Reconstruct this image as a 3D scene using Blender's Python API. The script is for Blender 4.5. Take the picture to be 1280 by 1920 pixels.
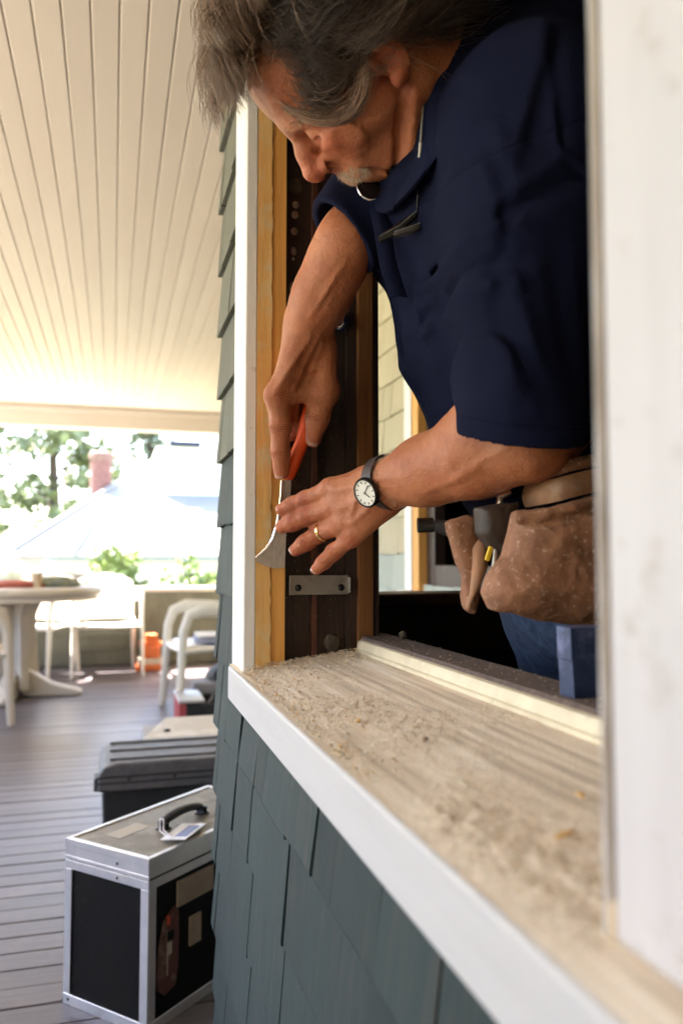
import bpy, bmesh, math, random
import numpy as np
from mathutils import Vector, Matrix, Euler

random.seed(7); rng = np.random.default_rng(11)
sc = bpy.context.scene
for o in list(bpy.data.objects): bpy.data.objects.remove(o)
COL = sc.collection
R = math.radians

# ------------------------------------------------------------------ camera
cam = bpy.data.objects.new('camera', bpy.data.cameras.new('camera'))
COL.objects.link(cam); sc.camera = cam
cam.location = (0, 0, 0.95)
cam.rotation_euler = (R(90 + 3.36), 0, R(-15.9))
cam.data.sensor_fit = 'AUTO'; cam.data.sensor_width = 36.0
cam.data.lens = 36.0 * 1500 / 1920
cam.data.clip_start = 0.02; cam.data.clip_end = 500
cam.data.dof.use_dof = True
cam.data.dof.focus_distance = 1.06
cam.data.dof.aperture_fstop = 4.0

# ------------------------------------------------------------------ sky, sun, exposure
SUN_EL, SUN_AZ = 58.0, -42.0           # azimuth measured from +Y towards +X
w = bpy.data.worlds.new('World'); sc.world = w; w.use_nodes = True
nt = w.node_tree; bg = nt.nodes['Background']
sky = nt.nodes.new('ShaderNodeTexSky'); sky.sky_type = 'NISHITA'; sky.sun_disc = False
sky.sun_elevation = R(SUN_EL); sky.sun_rotation = R(SUN_AZ)
sky.air_density = 1.0; sky.dust_density = 2.5; sky.ozone_density = 1.0
nt.links.new(sky.outputs[0], bg.inputs[0]); bg.inputs[1].default_value = 0.07
sl = bpy.data.lights.new('sun', 'SUN'); sl.energy = 5.0; sl.angle = R(0.5); sl.color = (1.0, 0.92, 0.84)
sun = bpy.data.objects.new('sun', sl); COL.objects.link(sun)
sd = Vector((math.sin(R(SUN_AZ)) * math.cos(R(SUN_EL)), math.cos(R(SUN_AZ)) * math.cos(R(SUN_EL)), math.sin(R(SUN_EL))))
sun.rotation_euler = sd.to_track_quat('Z', 'Y').to_euler()
sun.location = (0, 4, 12)
sc.view_settings.view_transform = 'Standard'; sc.view_settings.look = 'None'
sc.view_settings.gamma = 1.0; sc.view_settings.use_curve_mapping = False
sc.view_settings.exposure = 4.3
sc.render.engine = 'CYCLES'
sc.cycles.use_denoising = True
try: sc.cycles.denoiser = 'OPENIMAGEDENOISE'
except Exception: pass
sc.cycles.max_bounces = 10; sc.cycles.diffuse_bounces = 6; sc.cycles.glossy_bounces = 4
sc.cycles.transparent_max_bounces = 12; sc.cycles.transmission_bounces = 6
sc.cycles.sample_clamp_indirect = 6.0

# ------------------------------------------------------------------ materials
MATS = {}
def mat(name, c1, c2=None, rough=0.6, metal=0.0, scale=8.0, detail=5.0, stretch=(1, 1, 1), bump=0.0, bscale=None,
        lo=0.35, hi=0.65, rand=0.0, spec=0.4, sss=0.0, c3=None, c3scale=3.0, c3lo=0.5, c3hi=0.62, trans=0.0, coat=0.0,
        sheen=0.0, rvar=0.0, distort=0.0, seed=0.0):
    """Principled material: c1/c2 mixed by (stretched) noise, optional third colour in patches, bump, per-object variation."""
    m = bpy.data.materials.new(name); m.use_nodes = True
    n, l = m.node_tree.nodes, m.node_tree.links
    b = n['Principled BSDF']
    b.inputs['Roughness'].default_value = rough; b.inputs['Metallic'].default_value = metal
    b.inputs['Specular IOR Level'].default_value = spec
    if coat: b.inputs['Coat Weight'].default_value = coat
    if sheen:
        b.inputs['Sheen Weight'].default_value = sheen; b.inputs['Sheen Roughness'].default_value = 0.5
    if trans: b.inputs['Transmission Weight'].default_value = trans
    if sss:
        b.inputs['Subsurface Weight'].default_value = sss
        b.inputs['Subsurface Radius'].default_value = (1.0, 0.35, 0.2); b.inputs['Subsurface Scale'].default_value = 0.006
    tc = n.new('ShaderNodeTexCoord'); mp = n.new('ShaderNodeMapping'); mp.inputs['Scale'].default_value = stretch
    oi = n.new('ShaderNodeObjectInfo')
    ad = n.new('ShaderNodeVectorMath'); ad.operation = 'ADD'
    mu = n.new('ShaderNodeVectorMath'); mu.operation = 'SCALE'; mu.inputs[3].default_value = 7.3
    cx = n.new('ShaderNodeCombineXYZ')
    for k in range(3): l.new(oi.outputs['Random'], cx.inputs[k])
    l.new(cx.outputs[0], mu.inputs[0]); l.new(tc.outputs['Object'], ad.inputs[0]); l.new(mu.outputs[0], ad.inputs[1])
    l.new(ad.outputs[0], mp.inputs['Vector'])
    if c2 is None: c2 = tuple(min(1, v * 0.86) for v in c1)
    t = n.new('ShaderNodeTexNoise'); t.inputs['Scale'].default_value = scale; t.inputs['Detail'].default_value = detail
    t.inputs['Roughness'].default_value = 0.62; t.inputs['Distortion'].default_value = distort
    l.new(mp.outputs[0], t.inputs['Vector'])
    r = n.new('ShaderNodeValToRGB'); r.color_ramp.elements[0].position = lo; r.color_ramp.elements[1].position = hi
    r.color_ramp.elements[0].color = (*c1, 1); r.color_ramp.elements[1].color = (*c2, 1)
    l.new(t.outputs['Fac'], r.inputs[0]); out = r.outputs[0]
    if c3 is not None:
        t3 = n.new('ShaderNodeTexNoise'); t3.inputs['Scale'].default_value = c3scale; t3.inputs['Detail'].default_value = 6
        t3.inputs['Roughness'].default_value = 0.65
        l.new(ad.outputs[0], t3.inputs['Vector'])
        r3 = n.new('ShaderNodeValToRGB'); r3.color_ramp.elements[0].position = c3lo; r3.color_ramp.elements[1].position = c3hi
        mx = n.new('ShaderNodeMixRGB'); l.new(t3.outputs['Fac'], r3.inputs[0]); l.new(r3.outputs[0], mx.inputs[0])
        l.new(out, mx.inputs[1]); mx.inputs[2].default_value = (*c3, 1); out = mx.outputs[0]
    if rand:
        hs = n.new('ShaderNodeHueSaturation'); mr = n.new('ShaderNodeMapRange')
        mr.inputs[3].default_value = 1 - rand; mr.inputs[4].default_value = 1 + rand
        l.new(oi.outputs['Random'], mr.inputs[0]); l.new(mr.outputs[0], hs.inputs['Value']); l.new(out, hs.inputs['Color']); out = hs.outputs[0]
    l.new(out, b.inputs['Base Color'])
    if rvar:
        mr2 = n.new('ShaderNodeMapRange'); mr2.inputs[3].default_value = rough - rvar; mr2.inputs[4].default_value = rough + rvar
        l.new(t.outputs['Fac'], mr2.inputs[0]); l.new(mr2.outputs[0], b.inputs['Roughness'])
    if bump:
        t2 = n.new('ShaderNodeTexNoise'); t2.inputs['Scale'].default_value = bscale or scale * 2; t2.inputs['Detail'].default_value = 7
        t2.inputs['Roughness'].default_value = 0.65
        l.new(mp.outputs[0], t2.inputs['Vector'])
        bp = n.new('ShaderNodeBump'); bp.inputs['Strength'].default_value = 1.0; bp.inputs['Distance'].default_value = bump
        l.new(t2.outputs['Fac'], bp.inputs['Height']); l.new(bp.outputs[0], b.inputs['Normal'])
    MATS[name] = m
    return m

mat('primer_paint', (.53, .505, .51), (.48, .455, .455), rough=.55, scale=5, stretch=(6, 6, .6), bump=.0006, bscale=14, c3=(.36, .32, .285), c3scale=22, c3lo=.58, c3hi=.70)
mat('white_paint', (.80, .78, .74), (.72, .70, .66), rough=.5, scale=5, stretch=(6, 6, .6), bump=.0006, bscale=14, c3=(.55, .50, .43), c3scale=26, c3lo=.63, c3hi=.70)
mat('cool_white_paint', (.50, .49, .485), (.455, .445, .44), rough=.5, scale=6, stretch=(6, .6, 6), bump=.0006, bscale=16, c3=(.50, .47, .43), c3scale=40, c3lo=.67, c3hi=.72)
mat('peeled_wood', (.42, .30, .17), (.60, .48, .34), rough=.8, scale=30, stretch=(1, 1, .25), bump=.001)
mat('bared_wood', (.27, .21, .165), (.42, .36, .30), rough=.8, scale=9, stretch=(20, 20, 1.2), bump=.001)
mat('ceiling_paint', (.52, .448, .372), (.495, .42, .345), rough=.55, scale=3, stretch=(3, .3, 3), rand=.03, bump=.0004, bscale=20)
mat('beam_paint', (.46, .42, .37), (.43, .39, .345), rough=.55, scale=3)
mat('teal_shingle', (.0135, .0275, .0275), (.019, .034, .033), rough=.72, scale=9, stretch=(10, 10, .8), bump=.0012, bscale=10, rand=.18, c3=(.044, .043, .037), c3scale=9, c3lo=.50, c3hi=.74)
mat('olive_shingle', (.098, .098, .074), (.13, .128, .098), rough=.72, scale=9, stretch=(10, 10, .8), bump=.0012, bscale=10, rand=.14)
mat('cream_shingle', (.42, .37, .255), (.47, .42, .30), rough=.7, scale=9, stretch=(10, 10, .8), bump=.0008, bscale=10, rand=.10)
mat('pale_green_shingle', (.30, .34, .30), (.36, .39, .34), rough=.7, scale=9, stretch=(10, 10, .8), bump=.0008, rand=.15)
mat('raw_pine', (.78, .40, .105), (.66, .31, .07), rough=.6, scale=7, stretch=(14, 14, .5), bump=.0006, bscale=12, distort=.6)
mat('scraped_pine', (.78, .47, .17), (.68, .38, .115), rough=.75, scale=10, stretch=(6, 6, .6), bump=.0012, bscale=30, c3=(.66, .52, .27), c3scale=24, c3lo=.50, c3hi=.68)
mat('dark_walnut', (.026, .014, .009), (.045, .023, .014), rough=.5, scale=8, stretch=(14, 14, .5), bump=.0006, c3=(.085, .05, .034), c3scale=22, c3lo=.62, c3hi=.78)
mat('red_walnut', (.10, .032, .016), (.07, .024, .013), rough=.5, scale=8, stretch=(14, 14, .5), bump=.0005)
mat('brown_stop', (.22, .088, .026), (.14, .055, .018), rough=.5, scale=8, stretch=(14, 14, .5), bump=.0005)
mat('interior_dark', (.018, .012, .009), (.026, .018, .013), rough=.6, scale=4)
mat('cream_bead', (.68, .61, .44), (.58, .50, .35), rough=.55, scale=30, bump=.0008, c3=(.50, .43, .32), c3scale=50, c3lo=.62, c3hi=.75)
mat('grey_dusty_ledge', (.095, .070, .062), (.155, .115, .098), rough=.9, scale=180, bump=.0012, bscale=260, c3=(.26, .20, .15), c3scale=60, c3lo=.58, c3hi=.74)
mat('floorboard', (.128, .110, .118), (.094, .080, .088), rough=.33, scale=6, stretch=(.8, 12, 6), bump=.0008, bscale=10, rand=.16, c3=(.15, .125, .12), c3scale=7, c3lo=.55, c3hi=.75)
mat('resin_white', (.82, .79, .72), (.76, .73, .66), rough=.38, scale=3)
mat('resin_cream', (.60, .545, .47), (.54, .49, .42), rough=.42, scale=3)
mat('aluminium', (.74, .74, .76), (.62, .62, .65), rough=.34, metal=.75, scale=14, rvar=.1, bump=.0003)
mat('pale_metal_sheet', (.225, .20, .165), (.17, .15, .125), rough=.5, metal=.2, scale=10, rvar=.08, c3=(.30, .27, .225), c3scale=14)
mat('black_laminate', (.0055, .005, .005), (.009, .008, .008), rough=.55, scale=60, bump=.0004, spec=.15)
mat('black_plastic', (.018, .018, .020), (.026, .026, .028), rough=.5, scale=50, bump=.0004)
mat('grey_plastic', (.085, .082, .088), (.12, .116, .12), rough=.5, scale=30, bump=.0003)
mat('sticker_tan', (.30, .24, .19), (.38, .31, .25), rough=.6, scale=20)
mat('sticker_maroon', (.10, .035, .03), (.13, .055, .045), rough=.6, scale=18, c3=(.20, .13, .10), c3scale=30)
mat('sticker_red', (.72, .09, .05), rough=.5)
mat('sticker_pale', (.50, .45, .38), rough=.6)
mat('tag_plastic', (.72, .70, .70), (.64, .62, .63), rough=.3, scale=8)
mat('tag_blue', (.16, .20, .42), rough=.4)
mat('dull_steel', (.36, .32, .27), (.27, .235, .20), rough=.5, metal=.75, scale=18, rvar=.12, c3=(.22, .16, .11), c3scale=25, c3lo=.56)
mat('blade_steel', (.50, .44, .38), (.40, .35, .30), rough=.45, metal=.35, scale=30, stretch=(8, 8, 1), rvar=.08)
mat('bright_steel', (.85, .85, .86), rough=.15, metal=1.0)
mat('orange_plastic', (.82, .105, .018), (.72, .085, .016), rough=.38, scale=8)
mat('leather', (.33, .150, .076), (.18, .080, .042), rough=.72, scale=22, detail=9, bump=.0018, bscale=120, c3=(.55, .38, .27), c3scale=170, c3lo=.57, c3hi=.72)
mat('pale_leather', (.36, .18, .09), (.25, .12, .06), rough=.75, scale=18, detail=8, bump=.0016, bscale=80, c3=(.36, .24, .15), c3scale=20, c3lo=.55, c3hi=.75)
mat('dark_leather', (.035, .022, .015), (.055, .034, .022), rough=.6, scale=20, bump=.001)
mat('denim', (.046, .072, .135), (.018, .031, .070), rough=.9, scale=90, detail=9, bump=.0008, bscale=600, c3=(.085, .12, .20), c3scale=9, c3lo=.5, c3hi=.75)
mat('navy_cotton', (.0082, .0100, .0275), (.0060, .0072, .020), rough=.95, scale=7, detail=6, bump=.0011, bscale=420, spec=.06, c3=(.16, .14, .12), c3scale=300, c3lo=.735, c3hi=.76)
mat('blue_plastic', (.022, .040, .105), (.018, .033, .085), rough=.55, scale=20, bump=.0004, c3=(.11, .13, .26), c3scale=24)
mat('yellow_plastic', (.75, .52, .03), rough=.4)
mat('watch_strap', (.040, .028, .028), (.06, .044, .042), rough=.5, scale=80, bump=.0004)
mat('watch_dial', (.78, .74, .64), rough=.35)
mat('black_ink', (.02, .02, .02), rough=.5)
mat('gold', (.95, .66, .26), rough=.2, metal=1.0)
mat('dark_frame', (.012, .010, .010), rough=.25)
mat('cord_white', (.55, .50, .42), rough=.5)
mat('fingernail', (.52, .30, .235), rough=.32, sss=.15)
mat('terracotta', (.62, .155, .04), (.52, .12, .035), rough=.7, scale=14)
mat('roof_pale', (.22, .22, .22), (.195, .195, .195), rough=.8, scale=6, bump=.004, rand=.06)
mat('house_white', (.78, .78, .76), rough=.7)
mat('roof_cap', (.025, .030, .055), rough=.6)
mat('brick_pink', (.24, .115, .108), (.20, .095, .09), rough=.85, scale=12, rand=.15, bump=.002)
mat('mortar', (.22, .15, .13), rough=.9)
mat('dark_glass', (.02, .025, .03), rough=.08, spec=.6)
mat('bark', (.10, .075, .055), (.06, .045, .035), rough=.9, scale=12, stretch=(4, 4, .7), bump=.01)
mat('leaf_fir', (.13, .16, .11), (.17, .20, .13), rough=.6, scale=4, sss=0)
mat('leaf_olive', (.15, .18, .085), (.20, .23, .11), rough=.6, scale=4)
mat('leaf_light', (.17, .24, .075), (.22, .29, .10), rough=.55, scale=5)
mat('bounce_gravel', (.52, .48, .42), (.43, .40, .35), rough=.9, scale=20, bump=.01)
mat('lawn', (.07, .11, .03), (.10, .13, .045), rough=.9, scale=3, bump=.02)
mat('cloth_red', (.40, .11, .07), (.30, .08, .06), rough=.8, scale=20)
mat('paper', (.74, .72, .69), (.66, .64, .62), rough=.7, scale=12, c3=(.40, .42, .38), c3scale=25, c3lo=.56, c3hi=.6)
mat('plaid', (.30, .31, .22), (.16, .19, .17), rough=.85, scale=24)
mat('bag_black', (.016, .016, .018), (.03, .03, .034), rough=.6, scale=15, bump=.004, bscale=20)
mat('pale_board', (.55, .49, .40), (.48, .42, .34), rough=.6, scale=8, stretch=(1, 6, 6), c3=(.66, .60, .52), c3scale=6)
mat('grey_box', (.34, .32, .32), (.28, .26, .26), rough=.6, scale=8)
mat('book_red', (.45, .08, .09), rough=.6)
mat('navy_tread', (.05, .06, .10), rough=.7)
mat('wood_dust', (.50, .39, .25), (.42, .32, .20), rough=.95, scale=60)
mat('wood_chip', (.62, .36, .11), (.70, .48, .22), rough=.8, scale=60, stretch=(1, 1, .3))
mat('paint_blob', (.36, .29, .19), (.28, .15, .11), rough=.6, scale=90, bump=.001)
mat('plug', (.050, .036, .022), (.10, .075, .046), rough=.7, scale=120, bump=.001)

# clear thin plastic (bag on the table)
m = bpy.data.materials.new('clear_plastic'); m.use_nodes = True; MATS['clear_plastic'] = m
b = m.node_tree.nodes['Principled BSDF']; b.inputs['Base Color'].default_value = (.92, .92, .95, 1)
b.inputs['Roughness'].default_value = .25; b.inputs['Alpha'].default_value = .38

# ------------------------------------------------------------------ mesh helpers
class MB:
    """collects shapes for ONE mesh object"""
    def __init__(s): s.v = []; s.f = []; s.n = 0
    def add(s, vs, fs):
        k = s.n; s.v += [tuple(p) for p in vs]; s.f += [tuple(i + k for i in q) for q in fs]; s.n += len(vs); return s
    def box(s, x0, x1, y0, y1, z0, z1, M=None):
        vs = [(x, y, z) for x in (x0, x1) for y in (y0, y1) for z in (z0, z1)]
        if M is not None: vs = [tuple(M @ Vector(p)) for p in vs]
        return s.add(vs, [(0, 1, 3, 2), (4, 6, 7, 5), (0, 4, 5, 1), (2, 3, 7, 6), (0, 2, 6, 4), (1, 5, 7, 3)])
    def cbox(s, c, half, M=None):
        T = Matrix.Translation(c) @ (M.to_4x4() if M is not None else Matrix())
        return s.box(-half[0], half[0], -half[1], half[1], -half[2], half[2], T)
    def tube(s, pts, rad, sides=8, cap=True, flat=1.0, up=None):
        pts = [Vector(p) for p in pts]; n = len(pts)
        rad = [rad] * n if isinstance(rad, (int, float)) else rad
        ring = []; nrm = None
        for i, p in enumerate(pts):
            t = (pts[min(i + 1, n - 1)] - pts[max(i - 1, 0)]).normalized()
            if nrm is None:
                a = Vector(up) if up else (Vector((0, 0, 1)) if abs(t.z) < .9 else Vector((1, 0, 0)))
                nrm = (a - t * a.dot(t)).normalized()
            else: nrm = (nrm - t * nrm.dot(t)).normalized()
            bn = t.cross(nrm)
            ring.append([p + (nrm * math.cos(2 * math.pi * k / sides) * flat + bn * math.sin(2 * math.pi * k / sides)) * rad[i] for k in range(sides)])
        vs = [q for r_ in ring for q in r_]
        fs = [(i * sides + k, i * sides + (k + 1) % sides, (i + 1) * sides + (k + 1) % sides, (i + 1) * sides + k) for i in range(n - 1) for k in range(sides)]
        if cap: fs += [tuple(range(sides))[::-1], tuple((n - 1) * sides + k for k in range(sides))]
        return s.add(vs, fs)
    def lathe(s, prof, sides=24, M=None):
        vs = []; n = len(prof)
        for r_, z in prof:
            for k in range(sides):
                a = 2 * math.pi * k / sides; vs.append(Vector((r_ * math.cos(a), r_ * math.sin(a), z)))
        if M is not None: vs = [M @ p for p in vs]
        fs = [(i * sides + k, i * sides + (k + 1) % sides, (i + 1) * sides + (k + 1) % sides, (i + 1) * sides + k) for i in range(n - 1) for k in range(sides)]
        fs += [tuple(range(sides))[::-1], tuple((n - 1) * sides + k for k in range(sides))]
        return s.add(vs, fs)
    def prism(s, poly, a, b_, M=None):
        """poly in local XY extruded along local Z from a to b_"""
        n = len(poly); vs = [Vector((x, y, a)) for x, y in poly] + [Vector((x, y, b_)) for x, y in poly]
        if M is not None: vs = [M @ p for p in vs]
        return s.add(vs, [tuple(range(n))[::-1], tuple(range(n, 2 * n))] + [(i, (i + 1) % n, n + (i + 1) % n, n + i) for i in range(n)])
    def mesh(s, name, smooth=False, bevel=0.0, seg=2, ang=30):
        me = bpy.data.meshes.new(name); me.from_pydata([tuple(p) for p in s.v], [], s.f)
        bm = bmesh.new(); bm.from_mesh(me)
        bmesh.ops.recalc_face_normals(bm, faces=bm.faces)
        if bevel:
            es = [e for e in bm.edges if len(e.link_faces) == 2 and e.calc_face_angle(0) > R(ang)]
            bmesh.ops.bevel(bm, geom=es, offset=bevel, segments=seg, profile=.5, affect='EDGES', clamp_overlap=True)
        bm.to_mesh(me); bm.free()
        if smooth:
            me.polygons.foreach_set('use_smooth', [True] * len(me.polygons))
            if not bevel:
                try: me.set_sharp_from_angle(angle=R(smooth if smooth is not True else 45))
                except Exception: pass
        return me
    def build(s, name, m, parent=None, smooth=False, bevel=0.0, seg=2, ang=30):
        me = s.mesh(name, smooth, bevel, seg, ang)
        return link(name, me, m, parent)

def link(name, me, m, parent=None):
    if m is not None and not me.materials: me.materials.append(MATS[m] if isinstance(m, str) else m)
    o = bpy.data.objects.new(name, me); COL.objects.link(o)
    if parent is not None:
        o.parent = parent; o.matrix_parent_inverse = matrix_world(parent).inverted()
    return o
def matrix_world(o):
    M = Matrix.LocRotScale(o.location, o.rotation_euler, o.scale)
    return matrix_world(o.parent) @ o.matrix_parent_inverse @ M if o.parent else M
def tag(o, label, cat=None, group=None, kind=None):
    if label: o['label'] = label
    if cat: o['category'] = cat
    if group: o['group'] = group
    if kind: o['kind'] = kind
    return o
def thing(name, label, cat, loc=(0, 0, 0), group=None, rz=0.0):
    o = bpy.data.objects.new(name, None); COL.objects.link(o); o.empty_display_size = .05
    o.location = loc; o.rotation_euler = (0, 0, rz)
    return tag(o, label, cat, group)
def np_mesh(name, verts, faces, smooth=True):
    """verts (n,3), faces (m,k) arrays"""
    verts = np.ascontiguousarray(verts, np.float32); faces = np.ascontiguousarray(faces, np.int32)
    me = bpy.data.meshes.new(name); k = faces.shape[1]
    me.vertices.add(len(verts)); me.vertices.foreach_set('co', verts.ravel())
    me.loops.add(faces.size); me.loops.foreach_set('vertex_index', faces.ravel())
    me.polygons.add(len(faces)); me.polygons.foreach_set('loop_start', np.arange(0, faces.size, k, dtype=np.int32))
    me.update(calc_edges=True)
    if smooth: me.polygons.foreach_set('use_smooth', np.ones(len(faces), bool))
    me.validate()
    return me

# value noise on numpy points (for dust, folds, leaves)
_tab = np.random.default_rng(3).random((64, 64, 64)).astype(np.float32)
def vnoise(p):
    p = np.asarray(p, np.float32); i = np.floor(p).astype(np.int32); f = p - i; f = f * f * (3 - 2 * f)
    i0 = i & 63; i1 = (i + 1) & 63; x, y, z = f[..., 0], f[..., 1], f[..., 2]
    def g(a, b_, c): return _tab[a, b_, c]
    c00 = g(i0[..., 0], i0[..., 1], i0[..., 2]) * (1 - x) + g(i1[..., 0], i0[..., 1], i0[..., 2]) * x
    c10 = g(i0[..., 0], i1[..., 1], i0[..., 2]) * (1 - x) + g(i1[..., 0], i1[..., 1], i0[..., 2]) * x
    c01 = g(i0[..., 0], i0[..., 1], i1[..., 2]) * (1 - x) + g(i1[..., 0], i0[..., 1], i1[..., 2]) * x
    c11 = g(i0[..., 0], i1[..., 1], i1[..., 2]) * (1 - x) + g(i1[..., 0], i1[..., 1], i1[..., 2]) * x
    return (c00 * (1 - y) + c10 * y) * (1 - z) + (c01 * (1 - y) + c11 * y) * z
def fbm(p, oct=4):
    s = 0; a = .5; p = np.asarray(p, np.float32)
    for _ in range(oct): s = s + a * vnoise(p); p = p * 2.03 + 5.7; a *= .5
    return s

# signed-distance modelling on a grid, meshed by surface nets
class Field:
    def __init__(s, lo, hi, res):
        s.lo = np.array(lo, np.float32); s.res = res
        s.n = np.ceil((np.array(hi) - s.lo) / res).astype(int) + 1
        s.d = np.full(s.n, 1.0, np.float32)
    def block(s, lo, hi):
        a = np.clip(np.floor((np.array(lo) - s.lo) / s.res).astype(int), 0, s.n); b_ = np.clip(np.ceil((np.array(hi) - s.lo) / s.res).astype(int) + 1, 0, s.n)
        if np.any(b_ <= a): return None, None
        ax = [s.lo[k] + np.arange(a[k], b_[k], dtype=np.float32) * s.res for k in range(3)]
        g = np.stack(np.meshgrid(*ax, indexing='ij'), -1)
        return (slice(a[0], b_[0]), slice(a[1], b_[1]), slice(a[2], b_[2])), g
    def merge(s, sl, d, k, op):
        c = s.d[sl]
        if op == 'add':
            h = np.maximum(k - np.abs(c - d), 0) / k if k > 0 else 0; s.d[sl] = np.minimum(c, d) - h * h * k * .25
        elif op == 'sub':
            d = -d; h = np.maximum(k - np.abs(c - d), 0) / k if k > 0 else 0; s.d[sl] = np.maximum(c, d) + h * h * k * .25
        else: s.d[sl] = np.maximum(c, d)
    def cap(s, a, b_, ra, rb=None, k=.01, op='add', sq=None):
        rb = ra if rb is None else rb; a = np.array(a, np.float32); b_ = np.array(b_, np.float32); r = max(ra, rb) + k + 3 * s.res
        sl, g = s.block(np.minimum(a, b_) - r, np.maximum(a, b_) + r)
        if sl is None: return s
        ba = b_ - a; L2 = float(ba @ ba) + 1e-12; pa = g - a; t = np.clip((pa @ ba) / L2, 0, 1); q = pa - t[..., None] * ba
        if sq is not None:      # squash along a direction: (dir, factor)
            dr = np.array(sq[0], np.float32); dr /= np.linalg.norm(dr); q = q + (q @ dr)[..., None] * dr * (1 / sq[1] - 1)
        s.merge(sl, np.sqrt((q * q).sum(-1)) - (ra + (rb - ra) * t), k, op); return s
    def chain(s, pts, rads, k=.01, op='add', sq=None):
        for i in range(len(pts) - 1): s.cap(pts[i], pts[i + 1], rads[i], rads[i + 1], k, op, sq)
        return s
    def ell(s, c, rad, M=None, k=.01, op='add'):
        c = np.array(c, np.float32); rad = np.array(rad, np.float32); r = rad.max() + k + 3 * s.res
        sl, g = s.block(c - r, c + r)
        if sl is None: return s
        q = g - c
        if M is not None: q = q @ np.array(M, np.float32)      # columns of M = local axes in world
        k0 = np.sqrt(((q / rad) ** 2).sum(-1)); k1 = np.sqrt(((q / rad ** 2) ** 2).sum(-1)) + 1e-9
        s.merge(sl, k0 * (k0 - 1) / k1, k, op); return s
    def rbox(s, c, half, M=None, rr=.01, k=.01, op='add'):
        c = np.array(c, np.float32); half = np.array(half, np.float32); r = np.linalg.norm(half) + rr + k + 3 * s.res
        sl, g = s.block(c - r, c + r)
        q = g - c
        if M is not None: q = q @ np.array(M, np.float32)
        q = np.abs(q) - (half - rr); d = np.sqrt((np.maximum(q, 0) ** 2).sum(-1)) + np.minimum(q.max(-1), 0) - rr
        s.merge(sl, d, k, op); return s
    def cut(s, p, nrm, lo=None, hi=None, k=0.0):
        """remove the side the normal points to, inside a region"""
        sl, g = s.block(s.lo if lo is None else lo, s.lo + s.n * s.res if hi is None else hi)
        nrm = np.array(nrm, np.float32); nrm /= np.linalg.norm(nrm)
        d = (g - np.array(p, np.float32)) @ nrm
        s.d[sl] = np.maximum(s.d[sl], d); return s
    def displace(s, fn, band=.02):
        m_ = np.abs(s.d) < band; idx = np.argwhere(m_); p = s.lo + idx * np.float32(s.res)
        s.d[m_] += fn(p).astype(np.float32); return s
    def mesh(s, name, smooth_it=0):
        d = s.d; d[0] = d[-1] = 1; d[:, 0] = d[:, -1] = 1; d[:, :, 0] = d[:, :, -1] = 1
        sg = d < 0; n = s.n - 1
        cnt = np.zeros(n, np.int8)
        for a in (0, 1):
            for b_ in (0, 1):
                for c in (0, 1): cnt += sg[a:a + n[0], b_:b_ + n[1], c:c + n[2]]
        act = np.argwhere((cnt > 0) & (cnt < 8)); ids = np.full(n, -1, np.int32); ids[tuple(act.T)] = np.arange(len(act))
        acc = np.zeros((len(act), 3), np.float32); num = np.zeros(len(act), np.float32)
        for ax in range(3):
            o1, o2 = [k for k in range(3) if k != ax]
            for u in (0, 1):
                for v in (0, 1):
                    off = np.zeros(3, int); off[o1] = u; off[o2] = v; e = np.zeros(3, int); e[ax] = 1
                    i0 = act + off; i1 = i0 + e; d0 = d[tuple(i0.T)]; d1 = d[tuple(i1.T)]; x = (d0 < 0) != (d1 < 0)
                    t = np.where(x, d0 / np.where(x, d0 - d1, 1), 0); pt = off + np.zeros_like(acc); pt[:, ax] = t
                    acc[x] += pt[x]; num[x] += 1
        V = s.lo + (act + acc / num[:, None]) * s.res; F = []
        for ax in range(3):
            o1, o2 = [(1, 2), (2, 0), (0, 1)][ax]
            a = np.moveaxis(sg, ax, 0); x = np.moveaxis(a[:-1] != a[1:], 0, ax); e = np.argwhere(x)
            e = e[(e[:, o1] > 0) & (e[:, o2] > 0) & (e[:, o1] < n[o1]) & (e[:, o2] < n[o2])]
            ins = sg[tuple(e.T)]; q = []
            for u, v in ((1, 1), (0, 1), (0, 0), (1, 0)):
                c = e.copy(); c[:, o1] -= u; c[:, o2] -= v; q.append(ids[tuple(c.T)])
            q = np.stack(q, 1); q[~ins] = q[~ins][:, ::-1]; F.append(q)
        F = np.concatenate(F); F = F[(F >= 0).all(1)]
        for _ in range(smooth_it):
            e = np.concatenate([F[:, [0, 1]], F[:, [1, 2]], F[:, [2, 3]], F[:, [3, 0]]])
            sm = np.zeros_like(V); c = np.bincount(e[:, 0], minlength=len(V)).astype(np.float32)
            for k in range(3): sm[:, k] = np.bincount(e[:, 0], V[e[:, 1], k], minlength=len(V))
            V = np.where(c[:, None] > 0, .5 * V + .5 * sm / np.maximum(c, 1)[:, None], V)
        return np_mesh(name, V, F)

def strands(pts, rad, sides=3):
    """pts (n,k,3), rad (k,) or (n,k): tapered tubes in one mesh"""
    n, k, _ = pts.shape; t = np.gradient(pts, axis=1); t /= np.linalg.norm(t, axis=2, keepdims=True) + 1e-9
    a = np.where(np.abs(t[..., 2:3]) < .9, np.array([0, 0, 1.]), np.array([1., 0, 0])); u = np.cross(t, a); u /= np.linalg.norm(u, axis=2, keepdims=True) + 1e-9
    v = np.cross(t, u); r = np.broadcast_to(rad, (n, k))[..., None]
    rings = np.stack([pts + (u * math.cos(2 * math.pi * j / sides) + v * math.sin(2 * math.pi * j / sides)) * r for j in range(sides)], 2)
    V = rings.reshape(-1, 3); base = (np.arange(n)[:, None, None] * k + np.arange(k - 1)[None, :, None]) * sides; j = np.arange(sides)[None, None, :]
    F = np.stack([base + j, base + (j + 1) % sides, base + sides + (j + 1) % sides, base + sides + j], -1).reshape(-1, 4)
    return V, F
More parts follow.
